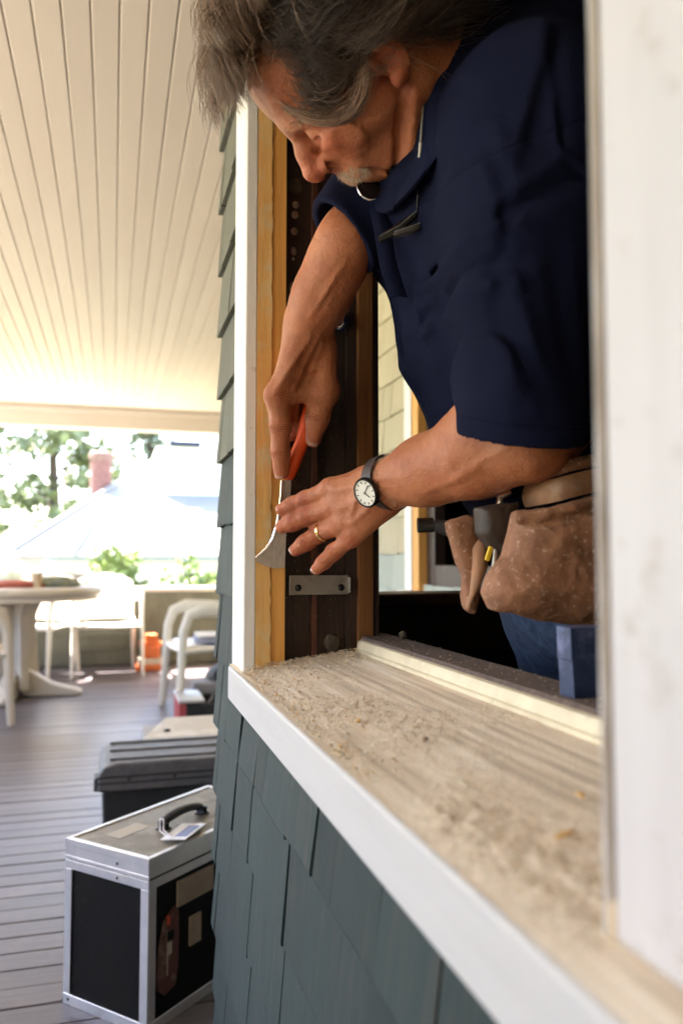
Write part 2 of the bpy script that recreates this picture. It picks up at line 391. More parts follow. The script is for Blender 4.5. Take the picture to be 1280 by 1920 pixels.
# ================================================================== SETTING
def bevel_board(name, x0, x1, y0, y1, z0, z1, m, parent, bev=.0015):
    return MB().box(x0, x1, y0, y1, z0, z1).build(name, m, parent, bevel=bev, seg=1)
def copy_of(o, parent=None):
    c = o.copy(); COL.objects.link(c)
    if parent is not None: c.parent = parent
    return c

# ---- ground beyond the porch
g = MB(); N = 24
vs = [(-60 + 120 * i / N, -20 + 200 * j / N, -1.1) for j in range(N + 1) for i in range(N + 1)]
fs = [(j * (N + 1) + i, j * (N + 1) + i + 1, (j + 1) * (N + 1) + i + 1, (j + 1) * (N + 1) + i) for j in range(N) for i in range(N)]
o = g.add(vs, fs).build('ground', 'lawn'); tag(o, None, kind='structure')
pv = MB().box(-14, -2.8, -12, 6.5, -1.2, -1.08).build('bounce_ground', 'bounce_gravel'); tag(pv, None, kind='structure')  # pale ground added out of view to bounce warm light under the ceiling
pv = MB().box(-14, 8, 7.7, 10.2, -1.2, -1.076).build('bounce_strip', 'bounce_gravel'); tag(pv, None, kind='structure')  # another added pale strip for bounced light, past the far rail

# ---- porch floor: painted boards running across the porch
floor = thing('porch_floor', None, None); floor['kind'] = 'structure'
bevel_board('subfloor', -2.6, 1.02, -2.5, 7.50, -.30, -.030, 'interior_dark', floor)
me = MB().box(-2.62, 1.0, 0, .0835, -.026, 0).mesh('board', bevel=.003, seg=2); me.materials.append(MATS['floorboard'])
y = -2.5; first = True
while y < 7.40:
    o = bpy.data.objects.new('board', me); COL.objects.link(o); o.parent = floor
    o.location = (rng.uniform(-.01, .01), y, rng.uniform(-.0012, .0012)); y += .0858

# ---- porch ceiling: beaded boards running along the house
ceil_ = thing('porch_ceiling', None, None); ceil_['kind'] = 'structure'
bevel_board('ceiling_deck', -2.7, 1.0, -2.6, 7.6, 2.318, 2.40, 'ceiling_paint', ceil_)
prof = [(0, .0015), (.0015, 0), (.0625, 0), (.0638, .0010), (.0648, .0038), (.0676, .0042), (.0694, .0015), (.0694, .018), (0, .018)]
M_ = Matrix(((1, 0, 0, 0), (0, 0, 1, 0), (0, 1, 0, 0), (0, 0, 0, 1)))
me = MB().prism(prof, -2.6, 7.32, M_).mesh('board'); me.materials.append(MATS['ceiling_paint'])
x = -2.65
while x < .99:
    o = bpy.data.objects.new('board', me); COL.objects.link(o); o.parent = ceil_; o.location = (x, 0, 2.30 + rng.uniform(0, .0008)); x += .0697

# ---- beams, outer rail and posts of the porch
beam = thing('porch_beam', 'cream painted beam across the open far end of the porch', 'beam')
bevel_board('beam_face', -2.7, 1.0, 7.40, 7.55, 2.115, 2.33, 'beam_paint', beam, .004)
bevel_board('beam_trim', -2.7, 1.0, 7.376, 7.40, 2.25, 2.297, 'beam_paint', beam, .004)
sb = thing('porch_beam', 'cream painted beam along the open long side of the porch', 'beam')
bevel_board('beam_face', -2.75, -2.6, -2.6, 7.40, 2.115, 2.33, 'beam_paint', sb, .004)
rail = thing('porch_rail', 'low shingled porch wall with a pale cap across the far end', 'wall')
bevel_board('rail_core', -2.6, 1.0, 7.45, 7.55, -.03, .655, 'olive_shingle', rail)
bevel_board('rail_cap', -2.62, 1.0, 7.40, 7.60, .655, .695, 'beam_paint', rail, .006)
zz = .02
while zz < .62:
    xx = -2.6
    while xx < .98:
        wd = random.uniform(.10, .24); x1 = min(xx + wd, 1.0)
        s = MB(); s.add([(xx, 7.438, zz), (x1 - .004, 7.438, zz), (x1 - .004, 7.45, zz), (xx, 7.45, zz), (xx, 7.446, zz + .14), (x1 - .004, 7.446, zz + .14), (x1 - .004, 7.45, zz + .14), (xx, 7.45, zz + .14)],
              [(0, 1, 2, 3), (4, 7, 6, 5), (0, 4, 5, 1), (1, 5, 6, 2), (2, 6, 7, 3), (3, 7, 4, 0)]).build('shingle', 'olive_shingle', rail)
        xx = x1
    zz += .121
sr = thing('porch_rail', 'low porch wall with a pale cap along the open long side', 'wall')
bevel_board('rail_core', -2.62, -2.54, -2.5, 7.40, -.03, .655, 'olive_shingle', sr)
bevel_board('rail_cap', -2.66, -2.50, -2.5, 7.40, .655, .695, 'beam_paint', sr, .006)
for yy, lb in ((-.80, 'square cream porch post rising from the long rail beside the added end wall'), (2.4, 'square cream porch post midway along the open long side'), (7.32, 'square cream porch post at the far outer corner of the porch')):
    pp = thing('porch_post', lb, 'post', group='porch posts')
    bevel_board('post_shaft', -2.64, -2.52, yy - .06, yy + .06, .695, 2.115, 'beam_paint', pp, .004)
    bevel_board('post_base', -2.655, -2.505, yy - .075, yy + .075, .695, .76, 'beam_paint', pp, .004)

# ---- unseen wall added behind the camera to block light from there
ew = tag(MB().box(-2.6, .204, -1.05, -.95, 0, 2.32).build('added_end_wall', 'cream_shingle', None), 'plain cream wall added out of view to block light at the end of the porch', 'wall')
# ---- house wall with the window, shingled
wall = thing('house_wall', 'teal green shingled house wall beneath the stripped window', 'wall')
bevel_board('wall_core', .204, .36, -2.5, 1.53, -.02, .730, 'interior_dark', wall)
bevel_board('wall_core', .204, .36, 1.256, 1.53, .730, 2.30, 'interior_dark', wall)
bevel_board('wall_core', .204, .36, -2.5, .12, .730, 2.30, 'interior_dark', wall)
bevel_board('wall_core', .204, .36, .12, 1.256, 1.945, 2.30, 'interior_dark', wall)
def shingle_mesh(name, h):
    """unit-wide shingle: width along +Y, butt proud in -X, tapering to the top"""
    s = MB(); n = 4; v = []
    for z, xf in ((0, -.0135), (.004, -.0142), (h, -.0025)):
        v += [(xf, 0, z), (xf, 1, z)]
    v += [(0, 0, 0), (0, 1, 0), (0, 0, h), (0, 1, h)]
    s.add(v, [(0, 1, 3, 2), (2, 3, 5, 4), (4, 5, 9, 8), (6, 8, 9, 7), (0, 6, 7, 1), (0, 2, 4, 8, 6), (1, 7, 9, 5, 3)])
    return s.mesh(name)
EXPO = .1235
def shingle_course(parent, xw, ya, yb, zb, h, m, wmin=.06, wmax=.155, seed=0):
    rr = random.Random(seed); y = ya
    key = ('shingle', h, m)
    if key not in SH:
        me = shingle_mesh('shingle', h); me.materials.append(MATS[m]); SH[key] = me
    while y < yb - .004:
        wd = rr.uniform(wmin, wmax); y1 = min(y + wd, yb)
        if yb - y1 < .035: y1 = yb
        o = bpy.data.objects.new('shingle', SH[key]); COL.objects.link(o); o.parent = parent
        o.location = (xw - rr.uniform(0, .002), y, zb + rr.uniform(-.003, .003)); o.scale = (rr.uniform(.9, 1.1), y1 - y - rr.uniform(.001, .0032), 1)
        o.rotation_euler = (rr.uniform(-.006, .006), 0, rr.uniform(-.004, .004)); y = y1
SH = {}
zs = [.979 + .05 - .0185 + EXPO * k for k in range(-9, 12)]
for i, zb in enumerate(zs):
    zt = zb + EXPO + .022
    if zb < -.02:
        shingle_course(wall, .2035, .20, 1.549, .004, zt - .004, 'teal_shingle', seed=i); continue
    if zt < .735: shingle_course(wall, .2035, .20, 1.549, zb, EXPO + .022, 'teal_shingle', seed=i)
    elif zb < .73:
        shingle_course(wall, .2035, .20, 1.236, zb, .7345 - zb, 'teal_shingle', seed=i)
        shingle_course(wall, .2035, 1.240, 1.549, zb, EXPO + .022, 'teal_shingle', seed=i + 50)
    else:
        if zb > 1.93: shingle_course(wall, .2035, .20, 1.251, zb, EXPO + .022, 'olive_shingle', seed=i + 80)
        shingle_course(wall, .2035, 1.253, 1.549, zb, EXPO + .022, 'teal_shingle' if zb < 1.05 else 'olive_shingle', .10, .17, seed=i)  # olive upper courses: warm bounce light painted into the teal wall

# ---- the window frame
win = thing('window_frame', 'old window frame with white casing and partly stripped orange wood jamb', 'window frame')
YJ = 1.144
# sill: sloping board, white front face, dusty top (top sheet is a relief grid)
SX0, SX1, SZ0, SZ1 = .172, .352, .7885, .8135
def sill_z(x): return SZ0 + (x - SX0) * (SZ1 - SZ0) / (SX1 - SX0)
s = MB(); n = 90
Mp = Matrix(((1, 0, 0, 0), (0, 0, 1, 0), (0, 1, 0, 0), (0, 0, 0, 1)))
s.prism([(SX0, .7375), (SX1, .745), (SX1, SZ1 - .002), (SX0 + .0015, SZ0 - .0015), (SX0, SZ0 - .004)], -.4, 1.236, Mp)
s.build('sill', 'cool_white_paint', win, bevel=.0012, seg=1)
# casing boards
bevel_board('casing', .180, .198, 1.144, 1.251, .787, 1.83, 'white_paint', win, .002)
bevel_board('casing', .180, .198, .10, 1.251, 1.831, 1.94, 'white_paint', win, .002)
# near casing (peeling inner edge)
s = MB(); ys = np.linspace(0, 1, 60)
bevel_board('casing', .200, .222, .14, .2950, .7925, 1.83, 'primer_paint', win, .003)
def ragged(name, m, yb, w0, amp, xf, z0, z1, seed):
    """strip of bared wood along the casing edge with an uneven border"""
    n = 220; zz = np.linspace(z0, z1, n); e = yb - w0 - amp * (fbm(np.stack([zz * 30, 0 * zz + seed, 0 * zz], -1), 4) - .45) * 4
    e = np.minimum(e, yb - .0005)
    vs = [(xf, float(y_), float(z_)) for y_, z_ in zip(e, zz)] + [(xf, yb, float(z_)) for z_ in zz] + [(.222, yb, float(z_)) for z_ in zz] + [(.222, float(y_), float(z_)) for y_, z_ in zip(e, zz)]
    fs = []
    for i in range(n - 1):
        for a_, b_ in ((0, 1), (1, 2), (2, 3), (3, 0)): fs.append((a_ * n + i, b_ * n + i, b_ * n + i + 1, a_ * n + i + 1))
    return MB().add(vs, fs).build(name, m, win)
ragged('peeled_edge', 'bared_wood', .2990, .0042, .0014, .1994, .7925, 1.83, 3)
ragged('paint_film', 'primer_paint', .2996, .0008, .0012, .1990, .7925, 1.83, 8)
bevel_board('bare_patch', .1992, .2235, .2915, .2993, .7915, .8105, 'peeled_wood', win, .002)
bevel_board('jamb', .222, .41, .14, .296, .79, 1.94, 'peeled_wood', win, .002)
bevel_board('head_jamb', .199, .41, .296, 1.20, 1.80, 1.94, 'dark_walnut', win, .002)
# far jamb, piece by piece from the outside in (each a real strip)
def strip(name, x0, x1, yf, m, z0=None, ragged=0.0, seed=0, ztop=1.80):
    """vertical strip facing the opening; ragged = uneven edge towards the room"""
    z0 = sill_z((x0 + x1) / 2) - .004 if z0 is None else z0
    r2 = random.Random(seed); s = MB(); k = 90 if ragged else 8; vs = []; fs = []
    for i in range(k + 1):
        z = z0 + (ztop - z0) * i / k; e = r2.uniform(-ragged, ragged)
        d = r2.uniform(-.0004, .0004)
        vs += [(x0, yf + d, z), (x1 + e, yf + d, z), (x1 + e, 1.20, z), (x0, 1.20, z)]
    for i in range(k):
        for a, b_ in ((0, 1), (1, 2), (2, 3), (3, 0)): fs.append((i * 4 + a, i * 4 + b_, i * 4 + 4 + b_, i * 4 + 4 + a))
    fs += [(0, 3, 2, 1), (k * 4, k * 4 + 1, k * 4 + 2, k * 4 + 3)]
    return s.add(vs, fs).build(name, m, win)
strip('blind_stop', .198, .2195, 1.1445, 'scraped_pine', ragged=.0012, seed=1)
strip('jamb_edge', .2205, .2412, 1.1475, 'raw_pine', seed=2)
strip('outer_track', .2415, .284, 1.168, 'dark_walnut', seed=3)
strip('parting_bead', .2845, .2925, 1.160, 'red_walnut', seed=4)
strip('inner_track', .293, .338, 1.168, 'dark_walnut', seed=5)
strip('jamb_strip', .3385, .3535, 1.158, 'dark_walnut', seed=6)
strip('inner_stop', .354, .3755, 1.146, 'brown_stop', seed=7, z0=.825)
strip('stop_edge', .376, .386, 1.149, 'dark_walnut', seed=8, z0=.825)
# cream bead and dusty inner ledge
s = MB(); s.prism([(.3460, .806), (.3465, .817), (.3490, .8185), (.3500, .825), (.3520, .8295), (.3565, .8305), (.3565, .80), (.350, .80)], .30, YJ - .001, Mp)
s.build('bead', 'cream_bead', win, smooth=30)
bevel_board('ledge', .3567, .412, .30, 1.20, .795, .8345, 'grey_dusty_ledge', win, .003)

# metal bracket, latch, plug marks on the far jamb
br = MB().cbox((.2945, 1.1560, .9115), (.0455, .001, .0145))
br.cbox((.3395, 1.1505, .9115), (.001, .0058, .0115)).cbox((.2500, 1.1530, .9115), (.001, .0035, .013))
bro = br.build('bracket', 'dull_steel', win, bevel=.0006, seg=1)
tag(bro, 'flat dull steel bracket screwed across the dark jamb')
for xs in (.2625, .3285):
    MB().lathe([(.0052, 0), (.0052, .0012), (.0035, .0024), (.001, .0028)], 16, Matrix.Translation((xs, 1.1552, .9075)) @ Matrix.Rotation(R(90), 4, 'X')).build('screw', 'dark_frame', bro, smooth=True)
MB().cbox((.3300, 1.150, 1.315), (.0035, .012, .012)).cbox((.3275, 1.158, 1.300), (.010, .003, .004)).build('latch', 'bright_steel', win, bevel=.001)
rb = random.Random(9)
for (xb, zb, rx, rz) in ((.2595, 1.572, .011, .014), (.2600, 1.542, .0055, .0062), (.2590, 1.526, .0058, .0068), (.2580, 1.500, .0058, .0066), (.2570, 1.469, .0045, .0070), (.2565, 1.457, .0025, .003), (.2560, 1.412, .0055, .0105), (.2560, 1.396, .003, .0035)):
    s = MB(); prof = [(1.0, 0), (.9, .0012), (.55, .0026), (.15, .0030)]
    s.lathe(prof, 18, Matrix.Translation((xb, 1.1685, zb - .051)) @ Matrix.Rotation(R(90), 4, 'X') @ Matrix.Diagonal((rx, rz, 1, 1)))
    s.build('putty_spot', 'plug' if rx > .009 else 'paint_blob', win, smooth=True)
# knots at the foot of the dark track and on the ledge
s = MB(); s.lathe([(.014, 0), (.0135, .003), (.010, .006), (.003, .0075)], 18, Matrix.Translation((.318, 1.168, .825)) @ Matrix.Rotation(R(90), 4, 'X'))
s.build('putty_spot', 'plug', win, smooth=True)
nb = tag(MB().lathe([(.0045, 0), (.0058, .003), (.006, .007), (.004, .010)], 14, Matrix.Translation((.392, 1.075, .8405)) @ Matrix.Rotation(R(70), 4, 'Y')).build('wood_plug', 'plug', None, smooth=True),
         'small round wooden plug lying on the dusty inner ledge', 'plug')

# ---- the room behind the window (dark) and its far side window
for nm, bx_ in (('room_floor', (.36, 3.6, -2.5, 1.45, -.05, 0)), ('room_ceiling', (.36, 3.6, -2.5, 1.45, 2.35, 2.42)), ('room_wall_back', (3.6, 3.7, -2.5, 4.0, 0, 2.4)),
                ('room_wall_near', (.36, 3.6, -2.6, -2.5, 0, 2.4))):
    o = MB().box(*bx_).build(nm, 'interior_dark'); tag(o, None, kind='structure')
sw = thing('side_window', 'dark wooden side window opening of the bay seen past the jamb', 'window frame')
bevel_board('wall_panel', .362, 1.02, 1.45, 1.53, 0, .862, 'interior_dark', sw)
bevel_board('wall_panel', .362, 1.02, 1.45, 1.53, 2.1, 2.35, 'interior_dark', sw)
bevel_board('side_jamb', .362, .43, 1.43, 1.53, .862, 2.1, 'dark_walnut', sw)
bevel_board('stool', .37, 1.02, 1.405, 1.535, .862, .885, 'red_walnut', sw, .004)
bevel_board('apron', .40, 1.02, 1.435, 1.449, .77, .862, 'interior_dark', sw, .003)
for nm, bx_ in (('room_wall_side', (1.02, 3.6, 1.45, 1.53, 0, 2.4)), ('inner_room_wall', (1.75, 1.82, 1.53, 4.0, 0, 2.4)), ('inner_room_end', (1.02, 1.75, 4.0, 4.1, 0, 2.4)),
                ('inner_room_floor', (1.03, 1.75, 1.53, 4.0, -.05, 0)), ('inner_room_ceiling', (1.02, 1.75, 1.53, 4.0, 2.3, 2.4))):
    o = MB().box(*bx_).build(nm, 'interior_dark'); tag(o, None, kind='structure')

# ---- the wall beyond, parallel to the window wall, with its own window
w2 = thing('set_back_wall', 'cream shingled house wall seen through the bay with pale green lowest courses', 'wall')
bevel_board('wall_core', 1.013, 1.09, 2.65, 7.40, -.02, 2.30, 'cream_shingle', w2)
bevel_board('wall_core', 1.013, 1.09, 1.54, 2.65, -.02, .84, 'cream_shingle', w2)
bevel_board('wall_core', 1.013, 1.09, 1.54, 2.65, 2.1, 2.30, 'cream_shingle', w2)
k = 0
zb = .97 - 7 * .1295
while zb < 2.25:
    m_ = 'pale_green_shingle' if zb < .96 else 'cream_shingle'
    ya = 2.652 if zb > .80 else 1.56
    shingle_course(w2, 1.013, ya, 3.6, zb, .150, m_, .08, .2, seed=100 + k); zb += .1295; k += 1
fs_ = MB(); zb = .97 - 7 * .1295; rr = random.Random(77)
while zb < 2.25:                                    # the receding rest of the wall, joined
    y = 3.602
    while y < 7.39:
        y1 = min(y + rr.uniform(.09, .2), 7.395); x1, x2 = 1.013 - .0135 * rr.uniform(.9, 1.1), 1.0105
        fs_.add([(x1, y, zb), (x1, y1 - .004, zb), (1.013, y1 - .004, zb), (1.013, y, zb), (x2, y, zb + .15), (x2, y1 - .004, zb + .15), (1.013, y1 - .004, zb + .15), (1.013, y, zb + .15)],
                [(0, 1, 2, 3), (4, 7, 6, 5), (0, 4, 5, 1), (1, 5, 6, 2), (2, 6, 7, 3), (3, 7, 4, 0)]); y = y1
    zb += .1295
fso = fs_.build('far_shingles', 'cream_shingle', w2); fso['kind'] = 'stuff'
w2f = thing('second_window', 'white cased window in the cream shingled wall beyond the bay', 'window frame')
bevel_board('casing', .985, 1.012, 2.585, 2.650, .842, 2.1, 'white_paint', w2f, .002)
bevel_board('jamb', .990, 1.085, 2.530, 2.584, .842, 2.1, 'raw_pine', w2f, .002)
bevel_board('sash_frame', 1.02, 1.06, 2.46, 2.529, .842, 2.1, 'dark_walnut', w2f, .002)
bevel_board('sash_rail', 1.02, 1.06, 1.56, 2.46, .842, .93, 'dark_walnut', w2f, .002)
bevel_board('sill', .95, 1.09, 1.545, 2.64, .810, .841, 'white_paint', w2f, .003)

# ---- sawdust on the sill: relief grid, loose flakes, chips
nx, ny = 110, 620
gx = np.linspace(SX0 + .001, .3465, nx); gy = np.linspace(.12, 1.2335, ny)
GX, GY = np.meshgrid(gx, gy, indexing='ij'); P3 = np.stack([GX * 30, GY * 30, 0 * GX], -1)
dens = fbm(np.stack([GX * 16 + 3, GY * 9, 0 * GX + 1], -1), 4)
edge = np.clip((GX - SX0 - .004) / .02, 0, 1)
fr = np.exp(-((GX - .205) / .022) ** 2) * .9 + np.exp(-((GY - 1.13) / .05) ** 2) * .9 + np.exp(-((GX - (.25 + .04 * np.sin(GY * 7))) / .03) ** 2) * .55
dens = np.clip((dens - .43) * 3.6 + fr * .42, 0, 1.2) * (.25 + .75 * edge)
hgt = dens * (.0006 + .0036 * np.clip(fbm(P3 * 3.1, 3) - .22, 0, 1)) + .0012 * np.clip(dens, 0, 1) * vnoise(np.stack([GX * 330, GY * 330, 0 * GX], -1)) ** 2 + .0003
out_ = (GY > 1.142) & (GX > .179)
hgt = np.where(out_, 0.0001, hgt)
GZ = SZ0 + (GX - SX0) * (SZ1 - SZ0) / (SX1 - SX0) + hgt
V = np.stack([GX, GY, GZ], -1).reshape(-1, 3); ii, jj = np.meshgrid(np.arange(nx - 1), np.arange(ny - 1), indexing='ij')
F = np.stack([ii * ny + jj, (ii + 1) * ny + jj, (ii + 1) * ny + jj + 1, ii * ny + jj + 1], -1).reshape(-1, 4)
me = np_mesh('dusty_top', V, F)
at = me.attributes.new('dust', 'FLOAT', 'POINT'); at.data.foreach_set('value', np.clip(dens, 0, 1).ravel().astype(np.float32))
m = bpy.data.materials.new('dusty_sill_top'); m.use_nodes = True; MATS['dusty_sill_top'] = m
n_, l_ = m.node_tree.nodes, m.node_tree.links; b = n_['Principled BSDF']; b.inputs['Roughness'].default_value = .9; b.inputs['Specular IOR Level'].default_value = .15
tc = n_.new('ShaderNodeTexCoord'); mp = n_.new('ShaderNodeMapping'); mp.inputs['Scale'].default_value = (75, 2.2, 20); l_.new(tc.outputs['Object'], mp.inputs[0])
t = n_.new('ShaderNodeTexNoise'); t.inputs['Scale'].default_value = 1.6; t.inputs['Detail'].default_value = 6; l_.new(mp.outputs[0], t.inputs['Vector'])
r_ = n_.new('ShaderNodeValToRGB'); e_ = r_.color_ramp.elements; e_[0].position = .34; e_[0].color = (.50, .42, .325, 1); e_[1].position = .68; e_[1].color = (.86, .80, .70, 1)
e2 = r_.color_ramp.elements.new(.5); e2.color = (.70, .595, .46, 1); l_.new(t.outputs['Fac'], r_.inputs[0])
t2 = n_.new('ShaderNodeTexNoise'); t2.inputs['Scale'].default_value = 520; t2.inputs['Detail'].default_value = 3; l_.new(tc.outputs['Object'], t2.inputs['Vector'])
r2 = n_.new('ShaderNodeValToRGB'); r2.color_ramp.elements[0].position = .3; r2.color_ramp.elements[0].color = (.64, .53, .40, 1); r2.color_ramp.elements[1].position = .7; r2.color_ramp.elements[1].color = (.86, .76, .62, 1)
l_.new(t2.outputs['Fac'], r2.inputs[0]); an = n_.new('ShaderNodeAttribute'); an.attribute_name = 'dust'
mr = n_.new('ShaderNodeMapRange'); mr.inputs[1].default_value = .05; mr.inputs[2].default_value = .6; mr.inputs[3].default_value = .08; mr.inputs[4].default_value = .88; l_.new(an.outputs['Fac'], mr.inputs[0])
mx = n_.new('ShaderNodeMixRGB'); l_.new(mr.outputs[0], mx.inputs[0]); l_.new(r_.outputs[0], mx.inputs[1]); l_.new(r2.outputs[0], mx.inputs[2]); l_.new(mx.outputs[0], b.inputs['Base Color'])
bp = n_.new('ShaderNodeBump'); bp.inputs['Distance'].default_value = .0012; l_.new(t2.outputs['Fac'], bp.inputs['Height']); l_.new(bp.outputs[0], b.inputs['Normal'])
link('sill_top', me, m, win)

def flakes(name, pts, smin, smax, seed, mats):
    rg = np.random.default_rng(seed); n = len(pts)
    a = rg.uniform(0, 2 * np.pi, n); tl = rg.uniform(-.5, .5, (n, 2)); sz = rg.uniform(smin, smax, n) ** 1; asp = rg.uniform(.25, .7, n)
    u = np.stack([np.cos(a), np.sin(a), tl[:, 0]], -1) * sz[:, None]; v = np.stack([-np.sin(a), np.cos(a), tl[:, 1]], -1) * (sz * asp)[:, None]
    up = np.stack([0 * a, 0 * a, sz * .35], -1)
    V = np.stack([pts - u - v, pts + u - v * .6, pts + u * .7 + v, pts - u * .8 + v * .8, pts + up], 1).reshape(-1, 3)
    k = np.arange(n)[:, None] * 5
    F = np.concatenate([k + np.array([[0, 1, 4]]), k + np.array([[1, 2, 4]]), k + np.array([[2, 3, 4]]), k + np.array([[3, 0, 4]]), k + np.array([[2, 1, 0]])])
    me = np_mesh(name, V, F, smooth=False)
    for q in mats: me.materials.append(MATS[q])
    mi = rg.integers(0, len(mats), n); me.polygons.foreach_set('material_index', np.tile(mi, 5).astype(np.int32))
    return me
cand = rng.integers(0, nx * ny, 420000); dd = dens.ravel()[cand] * (~out_).ravel()[cand]
cand = cand[rng.random(len(cand)) < np.clip(dd, 0, 1) ** 1.6 * .17]
pts = np.stack([GX.ravel()[cand], GY.ravel()[cand], GZ.ravel()[cand]], -1) + rng.normal(0, .0012, (len(cand), 3)) * np.array([1, 1, .15])
mat('dust_flake', (.80, .67, .48), (.70, .56, .37), rough=.9, scale=300)
mat('dust_flake_dark', (.50, .37, .22), rough=.9)
mat('dust_flake_pale', (.86, .78, .62), rough=.9)
ex = rng.exponential(.004, 900); ey = rng.uniform(.35, 1.2, 900); spill = np.stack([SX0 + .0008 + ex, ey, SZ0 + .0006 + 0 * ex], -1)
kj = 1700; jx = rng.uniform(SX0 + .006, .345, kj); jy = 1.141 - rng.exponential(.045, kj); pile = np.stack([jx, jy, SZ0 + (jx - SX0) * (SZ1 - SZ0) / (SX1 - SX0) + .0025 + .004 * np.exp(-(1.141 - jy) / .02)], -1)
kf = 900; jx = SX0 + .004 + np.abs(rng.normal(0, .016, kf)); jy = rng.uniform(.55, 1.14, kf); front = np.stack([jx, jy, SZ0 + (jx - SX0) * .139 + .0022], -1)
big = flakes('shavings', np.concatenate([pile[::2], front[::2]]), .0008, .0027, 15, ['dust_flake', 'dust_flake_pale', 'wood_chip', 'dust_flake'])
tag(link('wood_shavings', big, None), 'coarser pale shavings heaped along the jamb foot and sill edge', 'sawdust', kind='stuff')
pts = np.concatenate([pts, spill, pile, front]); pts = pts[(pts[:, 0] > SX0 + .0004) & (pts[:, 0] < .3445)]
me = flakes('sawdust', pts, .0003, .0014, 5, ['dust_flake', 'dust_flake', 'dust_flake_pale', 'dust_flake_dark', 'dust_flake_pale', 'dust_flake'])
tag(link('sawdust', me, None), 'loose pale sawdust and paint flakes strewn over the window sill', 'sawdust', kind='stuff')
lp = np.stack([rng.uniform(.359, .410, 500), rng.uniform(.34, 1.14, 500), np.full(500, .8352)], -1)
tag(link('ledge_dust', flakes('ledge_dust', lp, .0004, .0014, 6, ['dust_flake', 'dust_flake_dark', 'plug']), None), 'fine dust scattered along the grey inner ledge', 'sawdust', kind='stuff')
# crumbs caught on the jamb edges
# a few chips big enough to pick out
for i, (xc, yc, ln, an_, mm, lb) in enumerate(((.236, .390, .016, .3, 'wood_chip', 'long orange wood chip lying near the front edge of the sill'), (.2745, .436, .0085, 1.4, 'wood_chip', 'short orange wood chip half sunk in sawdust'),
        (.247, .618, .0095, 1.0, 'paint_blob', 'pale curled paint chip on the middle of the sill'), (.227, .50, .010, 2.0, 'cream_bead', 'flat cream paint chip on the sill'), (.222, .72, .007, .7, 'wood_chip', 'tiny wood splinter on the dusty sill beside the white edge'))):
    s = MB(); c = Vector((xc, yc, sill_z(xc) + .0045)); d = Vector((math.cos(an_), math.sin(an_), .12))
    s.tube([c - d * ln * .5, c - d * ln * .1 + Vector((0, 0, .001)), c + d * ln * .3, c + d * ln * .5], [.0012, .0026, .0022, .0006], 6, flat=.5)
    tag(s.build('wood_chip' if mm != 'cream_bead' else 'paint_chip', mm, None, smooth=True), lb, 'chip')
# ================================================================== THINGS ON THE PORCH
def rz_box(cx, cy, rz): return Matrix.Translation((cx, cy, 0)) @ Matrix.Rotation(rz, 4, 'Z')

# ---- flight case with aluminium edges
CW, CL, CH = .245, .470, .345
fa = math.atan2(.282, .299)                 # direction of the long side
fc = thing('flight_case', 'black flight case with aluminium edges, stickers and a black top handle', 'case', (.08, 1.693, 0), rz=fa)
# local: x along the long side, y across (0..CW), z up
def fcb(name, m, boxes, bev=.0015, par=None):
    s = MB()
    for q in boxes: s.box(*q, M=Matrix.Translation(fc.location) @ Matrix.Rotation(fa, 4, 'Z'))
    return s.build(name, m, par or fc, bevel=bev, seg=1)
fcb('body', 'black_laminate', [(.004, CL - .004, .004, CW - .004, .004, CH - .006)])
top = fcb('lid_panel', 'pale_metal_sheet', [(.010, CL - .01, .010, CW - .010, CH - .010, CH - .0015)])
e = .0
fcb('lid_band', 'aluminium', [(0, .0032, 0, CW, CH - .040, CH - .001), (-.0015, .0035, -.001, CW + .001, CH - .013, CH + .001), (-.0012, .0034, -.001, CW + .001, CH - .042, CH - .034)], .0008)
fcb('lid_band', 'aluminium', [(0, CL, 0, .0032, CH - .040, CH - .001), (0, CL, -.0014, .0034, CH - .013, CH + .0005)], .0008)
fcb('lid_band', 'aluminium', [(0, CL, CW - .0032, CW, CH - .040, CH - .001)], .0008)
fcb('lid_rim', 'aluminium', [(0, CL, 0, .011, CH - .0025, CH + .0012)], .0008)
fcb('lid_rim', 'aluminium', [(0, CL, CW - .011, CW, CH - .0025, CH + .0012)], .0008)
fcb('lid_rim', 'aluminium', [(0, .011, .011, CW - .011, CH - .0025, CH + .0012)], .0008)
fcb('lid_rim', 'aluminium', [(CL - .011, CL, .011, CW - .011, CH - .0025, CH + .0012)], .0008)
fcb('valance', 'aluminium', [(-.0005, .003, .0, CW, CH - .062, CH - .044)], .0008)
fcb('valance', 'aluminium', [(.0, CL, -.0005, .003, CH - .062, CH - .044)], .0008)
for (x0, x1, y0, y1) in ((-.0005, .003, .0, .022), (.003, .022, -.0005, .003), (-.0005, .003, CW - .020, CW), (CL - .022, CL, -.0005, .003)):
    fcb('corner_edge', 'aluminium', [(x0, x1, y0, y1, .022, CH - .062)], .0006)
fcb('bottom_edge', 'aluminium', [(-.001, .003, 0, CW, 0, .022)], .0008)
fcb('bottom_edge', 'aluminium', [(.003, CL, -.001, .003, 0, .022)], .0008)
FM = Matrix.Translation(fc.location) @ Matrix.Rotation(fa, 4, 'Z')
for (xr, yr, zr) in ((-.0015, CW * .36, CH - .024), (-.0012, CW * .36, CH - .053), (-.0012, CW * .93, .012)):
    MB().lathe([(.0030, 0), (.0026, .0012), (.0012, .0018)], 10, FM @ Matrix.Translation((xr, yr, zr)) @ Matrix.Rotation(R(-90), 4, 'Y')).build('rivet', 'dark_frame', fc, smooth=True)
